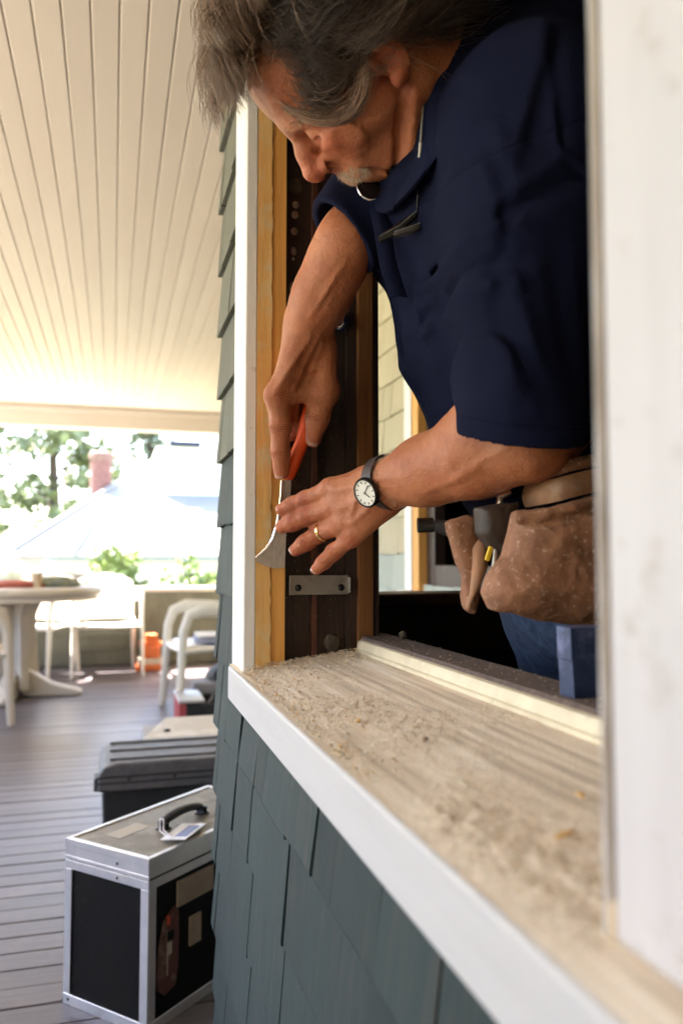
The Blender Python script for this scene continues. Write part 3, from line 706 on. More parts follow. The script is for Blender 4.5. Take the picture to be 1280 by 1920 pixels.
# stickers on the long side and the lid
fcb('sticker', 'sticker_tan', [(.085, .20, -.0009, .0038, CH - .125, CH - .072)], 0)
st = MB(); st.prism([(.030, .075), (.050, .058), (.080, .066), (.088, .10), (.090, .17), (.088, .215), (.078, .226), (.060, .216), (.046, .205), (.034, .16), (.028, .11)], -.004, .0009, FM @ Matrix.Rotation(R(90), 4, 'X'))
st.build('sticker', 'sticker_maroon', fc)
fcb('sticker', 'sticker_red', [(.053, .062, -.0014, .002, .196, .214)], 0)
fcb('sticker', 'black_laminate', [(.055, .074, -.0016, .002, .163, .182)], 0)
fcb('sticker', 'sticker_pale', [(.054, .068, -.0015, .002, .135, .160)], 0)
fcb('sticker', 'sticker_pale', [(.0545, .0565, -.0016, .002, .095, .135)], 0)
fcb('sticker', 'sticker_tan', [(.125, .160, -.0009, .0038, .125, .185)], 0)
fcb('sticker', 'sticker_pale', [(.060, .155, .145, .190, CH - .004, CH - .0009)], 0)
# handle
hy = .105; hx0, hx1 = .150, .285
pts = []
for i in range(13):
    t = i / 12; pts.append(FM @ Vector((hx0 + (hx1 - hx0) * t, hy, CH + .012 + .014 * math.sin(math.pi * t) ** .6)))
hd = MB().tube(pts, [.0095, .0125] + [.0140] * 9 + [.0125, .0095], 10, flat=.62).build('handle', 'black_plastic', fc, smooth=60)
for hx in (hx0 + .003, hx1 - .003):
    MB().box(hx - .014, hx + .014, hy - .012, hy + .012, CH - .001, CH + .003, FM).box(hx - .006, hx + .006, hy - .0125, hy + .0125, CH + .002, CH + .017, FM).build('handle_mount', 'dark_frame', fc, bevel=.001, seg=1)
# luggage tag: loop and clear sleeve with a blue card
tg = thing('luggage_tag', 'clear luggage tag with a blue card lying on the flight case lid', 'tag', tuple(FM @ Vector((.13, .05, CH))))
tm = FM @ Matrix.Translation((.150, .040, CH + .0075)) @ Matrix.Rotation(R(16), 4, 'Z') @ Matrix.Rotation(R(-5), 4, 'X')
MB().box(-.058, .050, -.030, .030, -.0012, .0012, tm).build('sleeve', 'tag_plastic', tg, bevel=.001, seg=1)
MB().box(-.040, .030, -.022, .004, .0012, .0022, tm).build('card', 'tag_blue', tg)
MB().tube([tm @ Vector((-.055, .0, .001)), FM @ Vector((.120, .075, CH + .012)), FM @ Vector((.145, .098, CH + .024)), FM @ Vector((.155, .118, CH + .020)), FM @ Vector((.125, .09, CH + .006)), tm @ Vector((-.056, .006, .001))], .0014, 6).build('loop', 'tag_plastic', tg, smooth=True)

# ---- black plastic toolbox behind the case
tbx = thing('tool_box', 'large black plastic tool box with a ribbed lid behind the flight case', 'tool box', (.2, 2.7, 0))
s = MB(); s.prism([(-.012, 0), (.56, 0), (.575, .225), (-.022, .225)], 2.655, 2.945, Mp); s.build('bin', 'black_plastic', tbx, bevel=.01)
s = MB(); s.prism([(-.035, .225), (.585, .225), (.585, .285), (.570, .312), (.02, .312), (-.018, .300), (-.033, .280)], 2.635, 2.96, Mp); lid = s.build('lid', 'grey_plastic', tbx, bevel=.008)
for zz in (.249, .268): MB().box(-.037, .587, 2.6325, 2.64, zz, zz + .006).build('lid_rib', 'black_plastic', lid, bevel=.002, seg=1)
for yy in (2.68, 2.80, 2.91): MB().box(.0, .56, yy, yy + .025, .310, .318).build('lid_rib', 'grey_plastic', lid, bevel=.003, seg=1)
for xx in (.06, .20, .35): MB().lathe([(.006, 0), (.005, .002), (.002, .003)], 10, Matrix.Translation((xx, 2.6352, .262)) @ Matrix.Rotation(R(90), 4, 'X')).build('rivet', 'black_plastic', lid, smooth=True)
MB().box(-.046, -.030, 2.66, 2.74, .222, .262).build('latch', 'black_plastic', tbx, bevel=.004)

# ---- pale board laid on a crate behind the tool box
cr = thing('crate', 'low grey crate with a pale board on top behind the tool box', 'crate', (.3, 3.2, 0))
MB().box(.12, .78, 3.02, 3.34, 0, .285).build('box_body', 'grey_box', cr, bevel=.006)
s = MB(); s.prism([(.108, 2.985), (.80, 2.985), (.80, 3.37), (.215, 3.37)], .286, .306, None); s.build('top_board', 'pale_board', cr, bevel=.004)
MB().lathe([(.012, 0), (.013, .006), (.006, .010)], 12, Matrix.Translation((.205, 3.10, .306))).build('cap', 'dark_frame', cr, smooth=True)

# ---- resin armchairs
def resin_chair(label, loc, rz, m='resin_white', back_h=.80):
    """monobloc armchair, faces local -Y"""
    t = thing('resin_chair', label, 'chair', loc, 'resin armchairs on the porch', rz)
    M0 = Matrix.Translation(loc) @ Matrix.Rotation(rz, 4, 'Z')
    def put(name, s, par=None, **k):
        s.v = [tuple(M0 @ Vector(p)) for p in s.v]; return s.build(name, m, par or t, **k)
    # seat: dished grid
    s = MB(); n = 10; vs = []; fs = []
    for j in range(n + 1):
        for i in range(n + 1):
            u = i / n * 2 - 1; v = j / n * 2 - 1; x = u * (.235 - .015 * v); y = v * .225
            z = .425 - .018 * (1 - u * u) * (1 - v * v) + (.012 * (-v) if v < 0 else -.02 * v) - (.03 * max(0, -v - .8) / .2)
            vs.append((x, y, z))
    k = len(vs); vs += [(a, b_, c - .022) for a, b_, c in vs]
    for j in range(n):
        for i in range(n):
            a = j * (n + 1) + i; fs += [(a, a + 1, a + n + 2, a + n + 1), (k + a, k + a + n + 1, k + a + n + 2, k + a + 1)]
    rim = [i for i in range(n + 1)] + [(j + 1) * (n + 1) + n for j in range(n)] + [n * (n + 1) + i for i in range(n - 1, -1, -1)] + [j * (n + 1) for j in range(n - 1, 0, -1)]
    fs += [(rim[i], k + rim[i], k + rim[(i + 1) % len(rim)], rim[(i + 1) % len(rim)]) for i in range(len(rim))]
    put('seat', s.add(vs, fs), smooth=50)
    # back: curved slatted panel
    def bk(u, v): return Vector((u * (.225 + .02 * v), .225 + .11 * v - .05 * u * u + .02, .43 + (back_h - .43) * v * (1 - .10 * u * u)))
    s = MB(); s.tube([bk(-1, 0), bk(-1, .35), bk(-1, .7), bk(-.92, .93), bk(-.6, 1.0), bk(0, 1.02), bk(.6, 1.0), bk(.92, .93), bk(1, .7), bk(1, .35), bk(1, 0)], .024, 8, flat=.6); fr = put('back_frame', s, smooth=60)
    for i in range(7):
        u = -.78 + 1.56 * i / 6; s = MB(); s.tube([bk(u, .02), bk(u, .35), bk(u, .7), bk(u, .98)], .037, 6, flat=.22, up=(0, 1, 0)); put('back_slat', s, fr, smooth=60)
    for sx in (-1, 1):
        s = MB(); s.tube([(sx * .275, -.255, 0), (sx * .268, -.235, .30), (sx * .266, -.225, .52), (sx * .268, -.19, .615), (sx * .272, -.11, .645), (sx * .275, .05, .640), (sx * .262, .20, .625), (sx * .24, .26, .61)],
                         [.022, .026, .028, .034, .040, .036, .030, .026], 8, flat=.55, up=(sx, 0, 0)); put('arm', s, smooth=60)
        s = MB(); s.tube([(sx * .255, .30, 0), (sx * .243, .265, .25), (sx * .236, .235, .44)], [.022, .030, .034], 8, flat=.6, up=(sx, 0, 0)); put('leg', s, smooth=60)
        s = MB(); s.tube([(sx * .262, -.22, .40), (sx * .245, 0, .41), (sx * .24, .22, .405)], .028, 8, flat=.6); put('seat_rail', s, smooth=60)
    s = MB(); s.tube([(-.25, -.215, .405), (0, -.225, .40), (.25, -.215, .405)], .03, 8, flat=.6); put('seat_rail', s, smooth=60)
    return t
resin_chair('white resin armchair in front of the far porch wall', (-.045, 7.00, 0), R(4))
resin_chair('white resin armchair with bags stowed under it by the house corner', (.605, 5.14, 0), R(-84))
resin_chair('white resin armchair partly hidden behind the pedestal table', (-.83, 5.22, 0), R(97), 'resin_cream')
resin_chair('white resin armchair tucked behind the table legs', (-.62, 7.02, 0), R(-24))

# ---- pedestal table
tb = thing('pedestal_table', 'round cream resin pedestal table with four splayed feet', 'table', (-.58, 6.1, 0))
TM = Matrix.Translation((-.64, 6.02, 0))
s = MB(); s.lathe([(.10, .700), (.55, .700), (.570, .712), (.575, .735), (.560, .755), (.535, .760), (.0, .758)], 48, TM); s.build('table_top', 'resin_cream', tb, smooth=40)
s = MB(); s.lathe([(.52, .668), (.545, .668), (.545, .70), (.52, .70)], 48, TM); s.build('apron_ring', 'resin_cream', tb, smooth=40)
for a in (R(0), R(90)):
    s = MB(); s.prism([(-.17, .06), (-.15, .25), (-.13, .55), (-.19, .70), (.19, .70), (.13, .55), (.15, .25), (.17, .06)], -.03, .03, TM @ Matrix.Rotation(a + .5, 4, 'Z') @ Matrix.Rotation(R(90), 4, 'X')); s.build('pedestal_panel', 'resin_cream', tb, bevel=.008)
for a in (0, 90, 180, 270):
    M1 = TM @ Matrix.Rotation(R(a - 8), 4, 'Z')
    s = MB(); s.prism([(.06, .0), (.40, 0), (.445, .008), (.45, .035), (.40, .05), (.25, .09), (.12, .17), (.06, .20)], -.045, .045, M1 @ Matrix.Rotation(R(90), 4, 'X')); s.build('foot', 'resin_cream', tb, bevel=.012)
# things on the table
def blob(name, c, r, m, label, cat, seed=0, amp=.25, fl=.5, sub=4):
    bm = bmesh.new(); bmesh.ops.create_icosphere(bm, subdivisions=sub, radius=1)
    co = np.array([v.co[:] for v in bm.verts]); nz = fbm(co * 2.2 + seed * 3.1, 4) - .47
    for v, q in zip(bm.verts, nz):
        v.co *= 1 + amp * 2 * q
        z = v.co.z; v.co.x *= r[0]; v.co.y *= r[1]; v.co.z = max(z, -fl) * r[2]
    me = bpy.data.meshes.new(name); bm.to_mesh(me); bm.free(); me.polygons.foreach_set('use_smooth', [True] * len(me.polygons))
    o = link(name, me, m); o.location = (c[0], c[1], c[2] + fl * r[2] * .97); 
    return tag(o, label, cat) if label else o
blob('folded_cloth', (-.62, 5.72, .758), (.20, .11, .035), 'cloth_red', 'crumpled red cloth on the pedestal table', 'cloth', 1)
blob('folded_cloth', (-.37, 5.80, .758), (.15, .12, .05), 'plaid', 'folded plaid cloth beside the clear bag on the table', 'cloth', 2)
blob('plastic_bag', (-.60, 6.0, .758), (.22, .20, .17), 'clear_plastic', 'puffed clear plastic bag standing on the table', 'bag', 3, .4)
blob('plastic_bag', (-.33, 6.0, .758), (.19, .17, .09), 'clear_plastic', 'flat clear plastic bag draped near the table edge', 'bag', 4, .4)
cp = tag(MB().lathe([(.028, 0), (.036, .09), (.038, .095), (.034, .09), (.024, .01)], 20, Matrix.Translation((-.48, 5.66, .759))).build('paper_cup', 'peeled_wood', None, smooth=50), 'small brown paper cup near the table rim', 'cup')

# ---- things near the chair by the house
blob('duffel_bag', (.72, 5.15, 0), (.17, .24, .20), 'bag_black', 'black duffel bag under the resin chair by the house corner', 'bag', 5, .25)
nw = thing('newspaper_stack', 'stack of newspapers on the seat of the chair by the house', 'newspapers', (.64, 5.2, .43))
for i in range(6):
    MB().box(.52 + random.uniform(-.01, .01), .80, 5.06 + random.uniform(-.01, .01), 5.36, .425 + i * .008, .432 + i * .008).build('sheet', 'paper' if i % 2 else 'tag_blue', nw, bevel=.001, seg=1)
lw = thing('metal_tool_case', 'open grey metal tool case with dark tools in front of the chair legs', 'case', (.5, 4.7, 0))
MB().box(.36, .40, 4.50, 4.86, 0, .16).build('side_wall', 'book_red', lw, bevel=.003)
MB().box(.401, .82, 4.50, 4.53, 0, .15).build('front_wall', 'black_plastic', lw, bevel=.003)
MB().box(.401, .82, 4.83, 4.86, 0, .15).build('back_wall', 'black_plastic', lw, bevel=.003)
MB().box(.401, .82, 4.53, 4.83, 0, .02).build('bottom', 'black_plastic', lw)
MB().box(.358, .50, 4.49, 4.87, .161, .175).build('tray', 'aluminium', lw, bevel=.003)
for i, (xa, xb, m_) in enumerate(((.52, .66, 'black_plastic'), (.55, .74, 'pale_metal_sheet'), (.60, .80, 'dark_frame'))):
    dr = thing('hand_tool', ('black handled tool lying in the metal tool case', 'pale steel tool lying across the metal tool case', 'dark curved tool at the end of the metal tool case')[i], 'tool', (xa, 4.65, .15))
    MB().tube([(xa, 4.56 + .05 * i, .10), (xa + .05, 4.60 + .05 * i, .17), (xb, 4.70, .19)], [.02, .024, .016], 8).build('grip', m_, dr, smooth=60)
    MB().tube([(xb, 4.70, .19), (xb + .06, 4.73, .15)], [.009, .006], 8).build('shaft', 'bright_steel', dr, smooth=60)
pb = tag(MB().box(.48, .90, 4.92, 5.10, .0, .20).build('storage_box', 'grey_box', None, bevel=.008), 'pale grey storage box between the tool case and the chair', 'box')

# ---- orange planter stand by the far wall
ps = thing('planter_stand', 'orange terracotta stepped planter stand in sun by the far wall', 'planter', (.36, 7.16, 0))
for i, (x0, x1, z0, z1) in enumerate(((.20, .44, 0, .05), (.22, .42, .05, .10), (.25, .40, .10, .20), (.23, .42, .20, .235), (.28, .38, .235, .30))):
    MB().box(x0, x1, 7.02 + .03 * i, 7.40 - .02 * i, z0, z1 - .001).build('step', 'terracotta' if i != 1 else 'pale_board', ps, bevel=.008)

# ================================================================== BEYOND THE PORCH
nh = thing('neighbour_house', 'pale sunlit neighbouring house with a hipped roof and brick chimney', 'house', (3, 18, -1.1))
# hip roof: eaves at z=1.15, ridge z=3.0
A, B_, C_, D_ = (-1.75, 14.6, 1.02), (9.0, 14.6, 1.02), (9.0, 23, 1.02), (-1.75, 23, 1.02); E1, E2 = (.95, 18.8, 3.25), (7.0, 18.8, 3.25)
MB().add([A, B_, E2, E1, (-1.75, 14.6, .9), (9, 14.6, .9), C_, D_, (9, 23, .9), (-1.75, 23, .9)], [(0, 1, 2, 3), (1, 6, 2), (6, 7, 3, 2), (7, 0, 3), (4, 5, 1, 0), (5, 8, 6, 1), (8, 9, 7, 6), (9, 4, 0, 7), (4, 9, 8, 5)]).build('roof', 'roof_pale', nh)
rf = nh.children[0]
MB().tube([Vector(A) + Vector((0, 0, .02)), Vector(E1) + Vector((0, 0, .02))], .06, 6).build('hip_cap', 'roof_pale', rf)
MB().box(-1.45, 8.7, 14.95, 22.7, -1.1, .95).build('wall', 'house_white', nh)
for xw in (-1.0, 1.2, 3.4):
    wo = MB().box(xw, xw + .75, 14.90, 14.949, -.25, .75).build('window', 'house_white', nh); MB().box(xw + .06, xw + .69, 14.885, 14.899, -.19, .69).build('pane', 'dark_glass', wo)
MB().add([(-.75, 14.55, 1.08), (-.70, 14.55, 1.10), (-.27, 16.2, 1.99), (-.33, 16.2, 1.98), (-.75, 14.55, 1.14), (-.70, 14.55, 1.16), (-.27, 16.2, 2.05), (-.33, 16.2, 2.04)], [(0, 1, 2, 3), (4, 7, 6, 5), (0, 4, 5, 1), (1, 5, 6, 2), (2, 6, 7, 3), (3, 7, 4, 0)]).build('flashing', 'roof_cap', rf)
s = MB().box(.85, 3.2, 17.0, 19.5, 2.2, 3.30).build('dormer_wall', 'house_white', nh)
MB().box(1.10, 1.75, 16.9, 19.5, 3.30, 3.42).build('dormer_cap', 'roof_cap', nh, bevel=.02)
# brick chimney standing on the roof slope
ch = MB().lathe([(.20, 1.6), (.20, 3.0), (.235, 3.02), (.235, 3.16), (.19, 3.18), (.19, 3.1)], 20, Matrix.Translation((-.27, 17.4, 0))).build('chimney', 'mortar', nh, smooth=40)
bme = MB().box(-.032, .032, -.010, .012, -.022, .022).mesh('brick', bevel=.003, seg=1); bme.materials.append(MATS['brick_pink'])
for r_ in range(27):
    for q in range(18):
        a = 2 * math.pi * (q + .5 * (r_ % 2)) / 18; 
        if math.sin(a) > .35: continue
        o = bpy.data.objects.new('brick', bme); COL.objects.link(o); o.parent = ch; rr_ = .235 if r_ > 25 else .2
        o.location = (-.27 + rr_ * math.cos(a), 17.4 + rr_ * math.sin(a), 1.68 + .054 * r_); o.rotation_euler = (0, 0, a - math.pi / 2)

def foliage(name, m, centres, radii, n, size, seed, par=None):
    """leaf-sized faces spread through uneven clumps"""
    rg = np.random.default_rng(seed); C = np.array(centres); Rr = np.array(radii); wts = Rr.prod(1) ** .66; wts /= wts.sum()
    ci = rg.choice(len(C), n, p=wts); d = rg.normal(size=(n, 3)); d /= np.linalg.norm(d, axis=1, keepdims=True)
    p = C[ci] + d * Rr[ci] * (rg.random((n, 1)) ** .45)
    keep = fbm(p * (1.1 / max(.4, float(Rr.mean()))) + seed, 3) > .40; p = p[keep]; n = len(p)
    a = rg.normal(size=(n, 3)); a /= np.linalg.norm(a, axis=1, keepdims=True); b_ = np.cross(a, rg.normal(size=(n, 3))); b_ /= np.linalg.norm(b_, axis=1, keepdims=True)
    s = size * rg.uniform(.5, 1.4, (n, 1)); V = np.stack([p - a * s, p + b_ * s * .45, p + a * s, p - b_ * s * .45], 1).reshape(-1, 3)
    return link(name, np_mesh(name, V, np.arange(n * 4).reshape(-1, 4), smooth=False), m, par)
def tree(label, x, y, h, m, seed, spread, n=5200, group='trees behind the neighbouring house'):
    t = thing('tree', label, 'tree', (x, y, -1.1), group); rr = random.Random(seed)
    s = MB(); tip = Vector((x + rr.uniform(-.3, .3), y, h * .92 - 1.1))
    s.tube([(x, y, -1.2), (x + rr.uniform(-.1, .1), y, h * .3 - 1.1), (x + rr.uniform(-.2, .2), y, h * .6 - 1.1), tip], [.26, .2, .13, .03], 8)
    cs = []; rs = []
    for i in range(26):
        f = .22 + .76 * i / 25; a = rr.uniform(0, 6.28); ln = spread * (1.05 - f * .75) * rr.uniform(.55, 1.1)
        b0 = Vector((x, y, h * f * .95 - 1.1)); b1 = b0 + Vector((math.cos(a) * ln, math.sin(a) * ln, rr.uniform(-.1, .45)))
        s.tube([b0, (b0 + b1) / 2 + Vector((0, 0, .15)), b1], [.06, .04, .012], 5); cs.append(tuple(b1)); rs.append((spread * .30 * rr.uniform(.7, 1.3), spread * .30 * rr.uniform(.7, 1.3), spread * .17 * rr.uniform(.7, 1.3)))
        cs.append(tuple((b0 + b1) / 2)); rs.append((spread * .24, spread * .24, spread * .14))
    s.build('trunk', 'bark', t, smooth=50)
    foliage('crown', m, cs, rs, n, .16, seed, t)
tree('tall dark fir tree with open branches behind the neighbouring house', -4.4, 26, 10.5, 'leaf_fir', 21, 2.6)
tree('broad olive green tree behind the brick chimney', -1.7, 27, 8.8, 'leaf_olive', 22, 2.7)
tree('dark round tree rising behind the roof dormer', 1.0, 29, 8.6, 'leaf_fir', 23, 2.0)
tree('slim light green tree at the edge of the lawn', -5.6, 21, 5.2, 'leaf_olive', 24, 1.7, 4000)
def shrub(label, x, y, h, wd, m, seed):
    t = thing('shrub', label, 'shrub', (x, y, -1.1), 'shrubs outside the far porch rail'); rr = random.Random(seed); s = MB(); cs = []; rs = []
    for i in range(16):
        a = rr.uniform(0, 6.28); l_ = wd * rr.uniform(.2, 1); q = Vector((x + math.cos(a) * l_, y + math.sin(a) * l_ * .6, -1.1 + h * rr.uniform(.55, 1.0)))
        s.tube([(x, y, -1.12), ((x + q.x) / 2, (y + q.y) / 2, -1.1 + h * .45), q], [.025, .016, .005], 5); cs.append(tuple(q - Vector((0, 0, .1)))); rs.append((.22, .2, .20)); cs.append((q.x, q.y, q.z - .45)); rs.append((.24, .22, .26))
    s.build('stem', 'bark', t); foliage('leaves', m, cs, rs, 3000, .05, seed, t)
for i, (x, h, wd, m_, lb) in enumerate(((.02, 2.26, .36, 'leaf_light', 'rounded bright green shrub behind the far armchair'), (.75, 2.16, .50, 'leaf_light', 'loose light green shrub above the rail near the house corner'), (1.25, 2.1, .4, 'leaf_olive', 'olive green shrub beside the shingled wall'),
        (-1.35, 2.1, .5, 'leaf_light', 'light green shrub behind the clear plastic bag'), (.38, 2.10, .36, 'leaf_olive', 'low sparse shrub between two brighter shrubs'))):
    shrub(lb, x, 8.9 + .35 * (i % 2), h, wd, m_, 40 + i)
# joints of the man and the scraper in metres
J = {
    'shL': (0.421, 0.735, 1.4145), 'elL': (0.4203, 0.76, 1.0782), 'wrL': (0.3296, 0.955, 1.0443), 'shR': (0.4072, 1.05, 1.5557),
    'elR': (0.2878, 0.985, 1.366), 'wrR': (0.2535, 1.05, 1.2747), 'ck0': (0.5243, 0.9, 1.5884), 'chest': (0.4621, 0.91, 1.4135),
    'mid': (0.4926, 0.91, 1.256), 'belly': (0.5495, 0.91, 1.1207), 'waist': (0.6129, 0.92, 1.0118), 'pelv': (0.6299, 0.93, 0.9273),
    'neckb': (0.4256, 0.9, 1.5783), 'lim': (0.2744, 1.02, 1.0424), 'lip': (0.2501, 1.052, 1.0293), 'lid': (0.2355, 1.066, 1.0234),
    'lit': (0.2226, 1.075, 1.0179), 'lmm': (0.2782, 1.015, 1.0174), 'lmp': (0.2526, 1.05, 1.0083), 'lmd': (0.2363, 1.066, 1.0001),
    'lmt': (0.2225, 1.078, 0.9939), 'lrm': (0.2857, 1.008, 0.9947), 'lrp': (0.2663, 1.045, 0.9844), 'lrd': (0.2509, 1.058, 0.9724),
    'lrt': (0.2387, 1.066, 0.9623), 'lpm': (0.2987, 0.998, 0.9777), 'lpp': (0.2817, 1.025, 0.9592), 'lpd': (0.2709, 1.034, 0.9465),
    'lpt': (0.2621, 1.04, 0.9365), 'ltc': (0.3151, 0.985, 1.0488), 'ltm': (0.3052, 1.045, 1.0394), 'lti': (0.2846, 1.075, 1.0189),
    'ltt': (0.2715, 1.09, 1.0046), 'rim': (0.213, 1.072, 1.1741), 'rip': (0.2197, 1.078, 1.1325), 'rid': (0.2219, 1.088, 1.0968),
    'rit': (0.224, 1.094, 1.0721), 'rmm': (0.2287, 1.097, 1.18), 'rmp': (0.2278, 1.122, 1.1477), 'rmd': (0.2449, 1.128, 1.1323),
    'rmt': (0.2633, 1.122, 1.1415), 'rrm': (0.2474, 1.112, 1.1933), 'rrp': (0.2476, 1.13, 1.1578), 'rrd': (0.2612, 1.13, 1.1427),
    'rrt': (0.2752, 1.122, 1.1538), 'rpm': (0.2666, 1.12, 1.2078), 'rpp': (0.2674, 1.133, 1.175), 'rpd': (0.2796, 1.13, 1.1633),
    'rpt': (0.2872, 1.122, 1.1701), 'rtc': (0.2748, 1.065, 1.2416), 'rtm': (0.2821, 1.075, 1.1839), 'rti': (0.2734, 1.083, 1.1471),
    'rtt': (0.2685, 1.088, 1.1181), 'ha': (0.2721, 1.1, 1.1923), 'hb': (0.2574, 1.1035, 1.1192), 'hc': (0.2349, 1.106, 1.0638),
    'hemL': (0.4076, 0.745, 1.0755), 'hemR': (0.2806, 0.985, 1.3695),
}
BLADE = [(0.2273, 1.106, 1.0614), (0.2277, 1.1115, 1.0429), (0.2269, 1.1182, 1.0205), (0.2244, 1.1248, 0.998), (0.2194, 1.1303, 0.979), (0.2109, 1.1343, 0.9653), (0.1955, 1.1383, 0.9515), (0.1989, 1.1401, 0.9454), (0.2133, 1.1418, 0.9392), (0.2275, 1.1427, 0.9361), (0.24, 1.1423, 0.9376), (0.2396, 1.137, 0.9562), (0.2389, 1.1303, 0.9791), (0.239, 1.1237, 1.0019), (0.2398, 1.1171, 1.0245), (0.2414, 1.1104, 1.0469), (0.2411, 1.106, 1.0617)]
PADS = {'pmainp': ([(0.4023, 0.9978), (0.4494, 1.0064), (0.5081, 1.0226), (0.5552, 1.0277), (0.5513, 0.8749), (0.5049, 0.8782), (0.4472, 0.884), (0.4008, 0.8927), (0.3748, 0.8986), (0.366, 0.9151), (0.3728, 0.9336), (0.3894, 0.9544), (0.3977, 0.9766)], 0.752), 'flapA': ([(0.3579, 0.992), (0.3861, 0.9997), (0.4007, 0.9962), (0.3995, 0.9549), (0.4031, 0.9185), (0.3935, 0.8885), (0.3818, 0.8935), (0.3795, 0.9295), (0.3693, 0.9608)], 0.835), 'pouB': ([(0.3791, 1.0056), (0.4235, 1.0123), (0.4269, 0.9782), (0.4118, 0.9605), (0.4071, 0.95), (0.3926, 0.9651), (0.3819, 0.9778)], 0.795), 'flapC': ([(0.3896, 0.9654), (0.3982, 0.9774), (0.4032, 0.9595), (0.395, 0.9239), (0.3817, 0.8898), (0.3753, 0.8958), (0.3847, 0.9311)], 0.818)}
Q = {'ring': (0.2663, 1.045, 0.9873), 'cu': [(0.3163, 0.925, 1.414), (0.3244, 0.885, 1.414), (0.3303, 0.85, 1.4391), (0.3306, 0.82, 1.481), (0.3467, 0.82, 1.5437), (0.3934, 0.86, 1.6354)], 'cl': [(0.3059, 0.93, 1.3862), (0.3086, 0.885, 1.3646), (0.3161, 0.838, 1.3642), (0.3311, 0.79, 1.3853), (0.3608, 0.775, 1.4347), (0.4115, 0.8, 1.508)], 'lens': (0.2969, 0.915, 1.4083), 't1': [(0.2926, 0.868, 1.3222), (0.3142, 0.858, 1.3347), (0.3279, 0.852, 1.3465), (0.3331, 0.85, 1.3514)], 't2': [(0.3083, 0.86, 1.3272), (0.3224, 0.85, 1.3298), (0.3343, 0.845, 1.3342)], 'cord': [(0.3323, 0.848, 1.3504), (0.3287, 0.835, 1.3757), (0.3257, 0.822, 1.4034), (0.3245, 0.812, 1.4321), (0.3265, 0.81, 1.4622), (0.3347, 0.82, 1.5131)], 'plk': [(0.3045, 0.93, 1.3853), (0.3057, 0.915, 1.3487), (0.3091, 0.905, 1.3053), (0.3202, 0.9, 1.2651)], 'pmain': (0.4626, 0.765, 0.9477), 'plob': (0.4027, 0.775, 0.916), 'prim': [(0.3967, 0.745, 0.9951), (0.4206, 0.735, 0.9993), (0.4487, 0.73, 1.0061), (0.5061, 0.73, 1.0207)], 'pbelt': [(0.4414, 0.8, 1.0201), (0.4455, 0.745, 1.0228), (0.4775, 0.735, 1.0312), (0.5165, 0.735, 1.0385)], 'sp': (0.4017, 0.8, 0.9869), 'fl': [(0.3718, 0.84, 0.9882), (0.3837, 0.835, 0.9548), (0.3945, 0.83, 0.8948)], 'fl2': [(0.3937, 0.81, 0.9783), (0.3883, 0.82, 0.9369), (0.385, 0.825, 0.8953)], 'knob': [(0.3355, 0.86, 0.9886), (0.3532, 0.855, 0.9892), (0.3662, 0.85, 0.9854), (0.3872, 0.845, 0.9824)], 'yel': (0.3882, 0.785, 0.9557), 'yel2': (0.3838, 0.79, 0.9632)}
FOLDS = [((0.3479, 0.78, 1.291), (0.406, 0.7, 1.3322), 0.012, 0.006), ((0.3478, 0.78, 1.2763), (0.4237, 0.7, 1.3097), 0.01, -0.006), ((0.3375, 0.8, 1.2676), (0.363, 0.74, 1.2687), 0.011, 0.007), ((0.3386, 0.8, 1.2439), (0.3686, 0.74, 1.2298), 0.01, -0.006), ((0.3435, 0.8, 1.2175), (0.3644, 0.72, 1.2118), 0.011, 0.007), ((0.3421, 0.79, 1.1851), (0.3652, 0.7, 1.163), 0.012, -0.005), ((0.3512, 0.79, 1.1565), (0.3674, 0.7, 1.1103), 0.014, 0.006), ((0.3525, 0.8, 1.1589), (0.3427, 0.72, 1.1075), 0.01, -0.003), ((0.3499, 0.86, 1.3706), (0.3509, 0.84, 1.2488), 0.01, 0.006), ((0.3509, 0.84, 1.2488), (0.3909, 0.85, 1.1289), 0.011, 0.007), ((0.3448, 0.9, 1.3472), (0.3502, 0.88, 1.2354), 0.01, -0.0035), ((0.3502, 0.88, 1.2354), (0.3907, 0.88, 1.128), 0.011, -0.006), ((0.3383, 0.95, 1.3453), (0.3483, 0.92, 1.2335), 0.01, 0.006), ((0.3483, 0.92, 1.2335), (0.3855, 0.9, 1.1379), 0.01, 0.005), ((0.3911, 0.8, 1.4732), (0.3705, 0.8, 1.3774), 0.014, 0.006), ((0.3705, 0.8, 1.3774), (0.3537, 0.8, 1.3024), 0.012, 0.006), ((0.4006, 0.78, 1.451), (0.3736, 0.76, 1.3531), 0.012, -0.005), ((0.2905, 1.02, 1.4556), (0.3189, 0.99, 1.3946), 0.008, 0.004), ((0.3057, 1.02, 1.4725), (0.3376, 0.99, 1.4114), 0.008, -0.004), ((0.3689, 0.69, 1.1816), (0.3819, 0.69, 1.0882), 0.014, 0.005), ((0.3989, 0.68, 1.2446), (0.4259, 0.69, 1.101), 0.018, -0.006), ((0.403, 0.7, 1.3318), (0.4406, 0.66, 1.3128), 0.006, 0.003), ((0.4029, 0.7, 1.3263), (0.4405, 0.66, 1.3069), 0.006, -0.003), ((0.4, 0.7, 1.3314), (0.3882, 0.72, 1.4268), 0.006, 0.003), ((0.406, 0.7, 1.3322), (0.3955, 0.72, 1.428), 0.006, -0.003), ((0.3229, 0.98, 1.3335), (0.3559, 0.95, 1.2147), 0.01, -0.005), ((0.3506, 0.83, 1.3262), (0.3583, 0.82, 1.1943), 0.008, -0.006), ((0.3516, 0.75, 1.1752), (0.3657, 0.72, 1.0819), 0.012, 0.006), ((0.3571, 0.73, 1.1813), (0.3809, 0.72, 1.115), 0.01, -0.004)]
